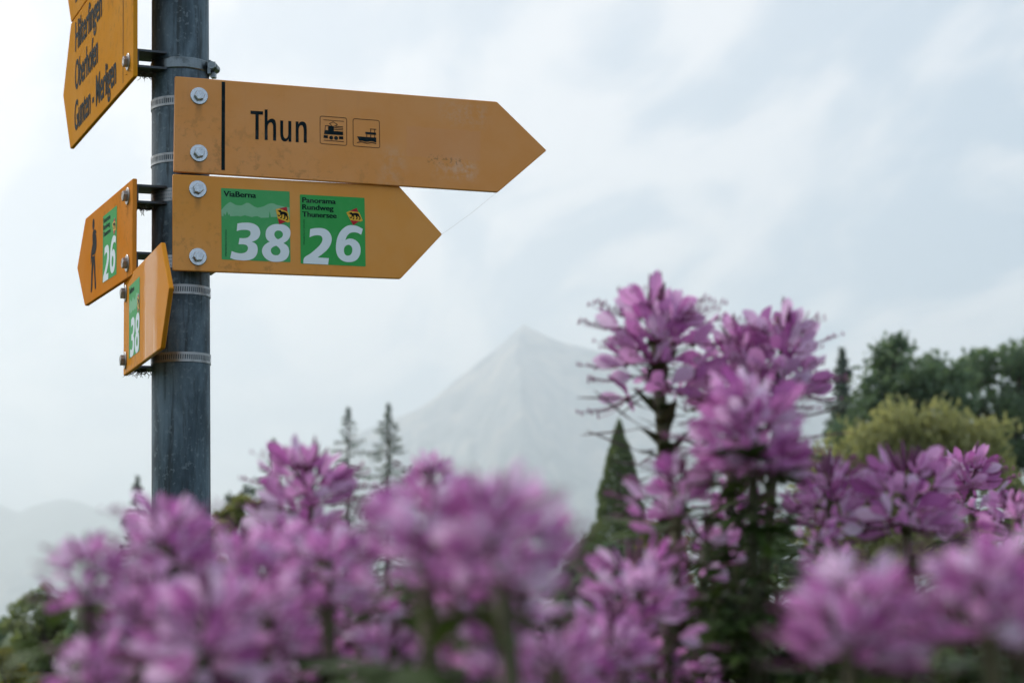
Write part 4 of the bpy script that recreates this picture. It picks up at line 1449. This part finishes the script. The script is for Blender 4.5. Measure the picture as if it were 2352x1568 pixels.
def plant(px, py, D, rpx, label, seed, n=16, squash=1.0, pods=6, buds=9, bracts=10, leaves=14, petal=1.0, lean=None, open_=1.0, thick=1.0, length=1.0, dense=False, bsc=1.0, group='cleome plants in the bed'):
    """a cleome: head centred where the photograph shows (px, py), rpx its radius there, D its distance"""
    rs = random.Random(seed)
    n = int(n * 1.6)
    c = at(px, py, D)
    Rh = 1.2 * rpx / FPX * D                       # head radius in metres
    ped = Rh * 0.60
    pl_ = Rh * 0.58 * petal
    lean = lean if lean is not None else (rs.uniform(-.10, .10), rs.uniform(-.05, .10))
    base = Vector((c.x - lean[0], D - lean[1], 0.04))
    root = link('cleome_plant', None, None, base)
    tag(root, label, 'flower', group)
    top = c + Vector((0, 0, Rh * .05)) - base

    def stem_p(z):
        u = max(0, min(1, z / top.z))
        return Vector((top.x * u ** 1.6, top.y * u ** 1.6, z))
    zs = [top.z * k / 9 for k in range(10)]
    mb = MB()
    r0 = 0.0048 * thick
    mb.tube([stem_p(z) for z in zs], [r0 * (1.25 - .55 * k / 9) for k in range(10)], 7)
    link('stem', mb.build('stem', STEM, True), root)
    span = Rh * 0.75 * squash * length
    ga = 2.399963
    for i in range(n):
        f = (i + .5) / n                     # 0 = lowest, oldest
        az = i * ga + rs.uniform(-.3, .3)
        el = -0.25 + 1.05 * f + rs.uniform(-.18, .18)
        p = stem_p(top.z - span * (1 - f) ** 1.0)
        if rs.random() < .12:
            continue
        k = (1.0 - .22 * f) * rs.choice((rs.uniform(.5, .85), rs.uniform(.85, 1.25))) * open_
        d = Vector((cos(az) * cos(el), sin(az) * cos(el), sin(el)))
        fl = put('flower', FLOWER, root, Matrix.Translation(p) @ aim(d) @ Matrix.Scale(ped * k, 4))
        # flower faces outward; petals fan in the upper half plane
        face = Vector((cos(az) * cos(el * .5 - .1), sin(az) * cos(el * .5 - .1), sin(el * .5 - .1)))
        up_ = Vector((0, 0, 1)) - face * face.z
        up_.normalize()
        side = face.cross(up_)
        tip = p + d * ped * k * 1.04
        inv = fl.matrix_basis.inverted()
        for a in (-1.28, -.45, .42, 1.25):
            a2 = a + rs.uniform(-.3, .3)
            pd = up_ * cos(a2) + side * sin(a2) + face * rs.uniform(.1, .8)
            pd.normalize()
            yv = -(face - pd * face.dot(pd)).normalized()
            xv = yv.cross(pd)
            M3 = Matrix((xv, yv, pd)).transposed().to_4x4()
            sz = pl_ * rs.uniform(.72, 1.18) * (1 - .12 * f)
            put('petal', rs.choice(PETALS), fl, inv @ Matrix.Translation(tip) @ M3 @ Matrix.Diagonal((sz * rs.uniform(.68, 1.08), sz, sz, 1)))
        yv = -face
        zv = up_
        xv = yv.cross(zv)
        M3 = Matrix((xv, yv, zv)).transposed().to_4x4()
        put('stamens', rs.choice(STAMENS), fl, inv @ Matrix.Translation(tip) @ M3 @ Matrix.Scale(pl_ * rs.uniform(.8, 1.1), 4))
    for i in range(buds):
        az = i * ga
        el = .75 + .75 * i / max(1, buds) + rs.uniform(-.15, .15)
        d = Vector((cos(az) * cos(el), sin(az) * cos(el), sin(el)))
        put('bud', rs.choice(BUDS), root, Matrix.Translation(stem_p(top.z - .12 * Rh * (1 - i / max(1, buds)))) @ aim(d) @ Matrix.Diagonal(Vector((.75, .75, 1, 1))) @ Matrix.Scale(Rh * rs.uniform(.45, .78), 4))
    for i in range(pods):
        az = i * ga + rs.uniform(-.4, .4)
        el = rs.uniform(-.35, .35)
        d = Vector((cos(az) * cos(el), sin(az) * cos(el), sin(el)))
        put('seed_pod', rs.choice(PODS), root, Matrix.Translation(stem_p(top.z - span * 1.0 - i * Rh * (.16 if pods < 12 else .065))) @ aim(d, rs.uniform(0, 6)) @ Matrix.Diagonal(Vector((.6, .6, 1, 1))) @ Matrix.Scale(Rh * rs.uniform(.85, 1.35), 4))
    for i in range(bracts):
        az = i * ga + 1
        z = top.z - span * .35 - i * Rh * (.15 if bracts < 20 else .07 if bracts < 60 else .05)
        el = rs.uniform(-.2, .5) if bsc == 1.0 else rs.uniform(.3, 1.2)
        M = Matrix.Translation(stem_p(z)) @ Matrix.Rotation(az, 4, 'Z') @ Matrix.Rotation(-el, 4, 'Y') @ Matrix.Scale(Rh * rs.uniform(.32, .55) * bsc, 4)
        put('bract', rs.choice(BRACTS), root, M)
    for i in range(leaves):
        az = i * ga + 2
        z = top.z - (span * 1.2 if dense else span + Rh * .5) - i * (rs.uniform(.0018, .003) if dense else rs.uniform(.012, .024))
        el = rs.uniform(-.3, .45)
        M = Matrix.Translation(stem_p(max(.1, z))) @ Matrix.Rotation(az, 4, 'Z') @ Matrix.Rotation(-el, 4, 'Y') @ Matrix.Scale(rs.uniform(.022, .040) if dense else rs.uniform(.035, .06), 4)
        put('leaf', rs.choice(LEAVES), root, M)
    return root


PL = [
    # left group
    (205, 1310, .84, 92, 'leftmost flower head with two pointed petals against the sky', 101, dict(n=13, pods=3)),
    (385, 1245, .86, 120, 'flower head in front of the lower end of the post', 102, dict(n=17, buds=8)),
    (560, 1290, .90, 92, 'flower head just right of the post, in front of the light olive bush', 103, dict(n=13, buds=4)),
    (480, 1440, .74, 150, 'large pale flower head at the foot of the post', 104, dict(n=17, buds=5)),
    (205, 1540, .78, 95, 'flower head low in the bottom left corner', 105, dict(n=12)),
    (712, 1125, 1.25, 112, 'flower head with three bare stalks sticking up between post and mountain', 106, dict(n=15, buds=12, pods=7)),
    (745, 1290, .92, 110, 'flower head under the one with three bare stalks', 107, dict(n=14, buds=4)),
    (1140, 1200, .66, 138, 'large blurred flower head left of the cypress, in front of the mountain foot', 108, dict(n=20, buds=7, pods=5)),
    (975, 1225, .72, 135, 'pale blurred flower head in the middle, left of the large one', 131, dict(n=17, buds=4)),
    (985, 1105, 1.05, 70, 'small flower head peeking out left above the largest one', 109, dict(n=12, buds=12)),
    (800, 1500, 1.15, 100, 'small sharper flower head low between post and middle', 110, dict(n=14)),
    (1120, 1495, .80, 92, 'rosy flower head low in the middle', 111, dict(n=11)),
    (1275, 1540, .72, 112, 'lilac flower head at the bottom edge right of the middle', 112, dict(n=14)),
    (1400, 1460, .98, 92, 'flower head below the pointed cypress at the bottom', 113, dict(n=14)),
    (1455, 1345, 1.05, 108, 'loose flower head at the foot of the pointed cypress', 114, dict(n=14)),
    (1625, 1250, 1.3, 92, 'sparse small blossoms left of the tallest leafy stem', 115, dict(n=11, petal=.75)),
    (1562, 1130, 1.15, 98, 'flower head right beside the pointed cypress tip', 116, dict(n=14)),
    (330, 1400, .82, 100, 'flower head between the leftmost one and the pale one at the post foot', 132, dict(n=14)),
    (610, 1400, .80, 105, 'flower head low right of the post foot', 133, dict(n=14, buds=4)),
    (830, 1400, 1.0, 85, 'small rosy flower head below the pale blurred one', 134, dict(n=12)),
    (420, 1545, .85, 100, 'flower head at the bottom edge under the post', 135, dict(n=13)),
    (1700, 1150, 1.5, 80, 'flower head behind the leafy stem, half hidden by it', 136, dict(n=12)),
    (1520, 1330, 1.3, 75, 'small flower head near the yellowing bush', 137, dict(n=12, petal=.85)),
    (560, 1520, .85, 95, 'lilac flower head at the bottom edge, second right of the post', 141, dict(n=13, buds=4)),
    (735, 1545, 1.0, 82, 'small flower head at the very bottom between post and middle', 142, dict(n=12)),
    (1010, 1500, .95, 82, 'flower head low in the middle, under the pale blurred one', 143, dict(n=12, buds=4)),
    (1500, 1530, 1.15, 72, 'small flower head at the bottom edge left of the leafy stem', 144, dict(n=11)),
    (655, 1255, .95, 85, 'flower head between the post and the one with bare stalks', 145, dict(n=13, buds=3)),
    (1880, 1230, 1.3, 62, 'small blossoms just right of the thick leafy stem', 146, dict(n=9, petal=.9)),
    (1065, 1280, .80, 105, 'rosy blurred flower head between the pale and the large one in the middle', 147, dict(n=15, buds=4)),
    (885, 1405, 1.5, 62, 'small sharper flower head deep behind the pale blurred one', 151, dict(n=12)),
    (1185, 1400, 1.5, 60, 'small sharper flower head below the large one left of the cypress', 152, dict(n=11)),
    (650, 1500, 1.4, 70, 'sharper flower head low down, first right of the post', 153, dict(n=12)),
    (1195, 1335, .82, 92, 'shaded flower head tucked under the large one left of the cypress', 155, dict(n=13, buds=4)),
    (1330, 1530, .95, 80, 'flower head at the bottom edge under the cypress', 156, dict(n=12)),
    (900, 1490, .88, 88, 'flower head low in the middle left of the rosy one', 161, dict(n=13, leaves=6)),
    (1040, 1430, .86, 80, 'shaded flower head right under the pale blurred one', 162, dict(n=12, leaves=6)),
    (1150, 1560, .78, 100, 'flower head at the bottom edge in the middle', 163, dict(n=13, leaves=6)),
    # tall ones
    (1505, 755, 1.40, 128, 'tallest flower head, left of the top trio', 117, dict(n=19, buds=11, pods=30, bracts=120, leaves=0, length=1.2, thick=1.3, bsc=1.3)),
    (1690, 815, 1.44, 105, 'flower head at the back between the two tallest', 118, dict(n=14, buds=9, pods=8)),
    (1800, 800, 1.42, 112, 'tall flower head touching the narrow spruce', 119, dict(n=17, buds=12, pods=14, bracts=22, leaves=5)),
    (1728, 965, 1.12, 124, 'bright flower head at the front under the tallest pair', 120, dict(n=28, buds=5, pods=14, bracts=40, leaves=130, thick=.95, dense=True)),
    # right group
    (1900, 1125, 1.40, 90, 'flower head in front of the left half of the willow', 121, dict(n=14)),
    (2080, 1125, 1.38, 112, 'flower head in front of the middle of the willow', 122, dict(n=17)),
    (2222, 1100, 1.75, 88, 'sharpest flower head, in front of the right end of the willow', 123, dict(n=20, pods=4)),
    (2335, 1190, 1.45, 82, 'dark purple flower head cut by the right edge', 124, dict(n=16)),
    (1920, 1295, 1.25, 60, 'few small blossoms between leafy stem and lower right heads', 125, dict(n=8, petal=.8)),
    (1960, 1405, .68, 142, 'large blurred flower head low on the right', 126, dict(n=19, buds=4)),
    (2250, 1355, .66, 146, 'large blurred flower head nearest the bottom right corner', 127, dict(n=18, buds=5)),
    (1605, 1545, 1.2, 60, 'small flower at the bottom edge under the leafy stem', 128, dict(n=8, petal=.9)),
    (640, 1430, .95, 90, 'flower head below the post to its right', 129, dict(n=12)),
    (960, 1560, 1.3, 70, 'low rosy flower head at the bottom edge left of the middle', 130, dict(n=10)),
]
for (px_, py_, D_, r_, lab_, sd_, kw_) in PL:
    plant(px_, py_, D_, r_, lab_, sd_, **kw_)
# the mass of leaves and stems below the flower heads
def undergrowth():
    rs = random.Random(99)
    mb = MB()
    sm = MB()
    for k in range(190):
        px = rs.uniform(215, 2420)
        D = rs.uniform(1.12, 1.8)
        line = 1385 + 34 * sin(px / 97.0) + 26 * sin(px / 41.0 + 1) + (40 if px < 420 else 0) - (90 if 1660 < px < 1830 else 0)
        c = at(px, line + rs.uniform(-20, 60), D)
        bx, by = c.x + rs.uniform(-.06, .06), D + rs.uniform(-.06, .06)
        pts = [Vector((bx + (c.x - bx) * (q / 5) ** 1.5, by + (D - by) * (q / 5) ** 1.5, .04 + (c.z - .04) * q / 5)) for q in range(6)]
        mb.tube(pts, [.005, .0045, .004, .0035, .003, .002], 5, 1, False)
        for i in range(34):
            z = c.z - i * rs.uniform(.006, .012)
            u = max(0, (z - .04) / (c.z - .04)) ** 1.5
            o = Vector((bx + (c.x - bx) * u, by + (D - by) * u, z))
            az = i * 2.4 + rs.uniform(-.5, .5)
            src = rs.choice(LEAVES) if rs.random() < .62 else rs.choice(BRACTS)
            k_ = rs.uniform(.028, .055) * (.6 + .4 * min(1, i / 6)) * (1.0 if src.name.startswith('leaf') else .8)
            M = Matrix.Translation(o) @ Matrix.Rotation(az, 4, 'Z') @ Matrix.Rotation(-rs.uniform(-.5, .6), 4, 'Y') @ Matrix.Scale(k_, 4)
            mb.add([M @ v.co for v in src.vertices], [tuple(p.vertices) for p in src.polygons], 0 if src.name.startswith('leaf') else 2)
    o = link('undergrowth', mb.build('undergrowth', [LEAF, STEM, BRACT], True))
    tag(o, 'dark leafy undergrowth of stems and leaves below the flower heads', None, None, 'stuff')


undergrowth()

# ------------------------------------------------------------------ spider silk on the signs
ta = s2.M @ Vector((.3738, .003, 0))
tb = s1.M @ Vector((.4525, .003, -.065))
mid_ = (ta + tb) * .5 + Vector((0, 0, -.002))
th = MB()
th.tube([ta - ta, mid_ - ta, tb - ta], .00013, 4)
o = link('spider_thread', th.build('spider_thread', pbsdf('silk', (0.35, 0.34, 0.32), 0.5)[0]), None, ta)
tag(o, 'thin spider thread from the tip of the 38 and 26 sign to the Thun sign', 'thread')


def cobweb(center, label, seed):
    rs = random.Random(seed)
    mb = MB()
    for k in range(46):
        p = Vector((rs.gauss(0, .007), rs.gauss(0, .007), rs.gauss(0, .0012)))
        q = p + Vector((rs.gauss(0, .006), rs.gauss(0, .006), -abs(rs.gauss(0, .0045))))
        mb.tube([p, (p + q) / 2 + Vector((rs.gauss(0, .002), rs.gauss(0, .002), rs.gauss(0, .001))), q], [.0007, .0005, .0003], 3)
    o = link('cobweb', mb.build('cobweb', pbsdf('dusty silk', (0.075, 0.062, 0.052), 0.9)[0]), None, center)
    tag(o, label, 'cobweb', 'cobwebs under the brackets')


cobweb(s5.M @ Vector((.020, .020, -.0600)), 'dusty cobweb hanging under the bracket of the lowest 38 sign', 5)
cobweb(s4.M @ Vector((.2835, .022, .0315)), 'dusty cobweb under the upper bracket of the hiker sign', 6)
cobweb(s3.M @ Vector((.403, .022, -.0850)), 'dusty cobweb under the bracket of the Hilterfingen sign', 7)
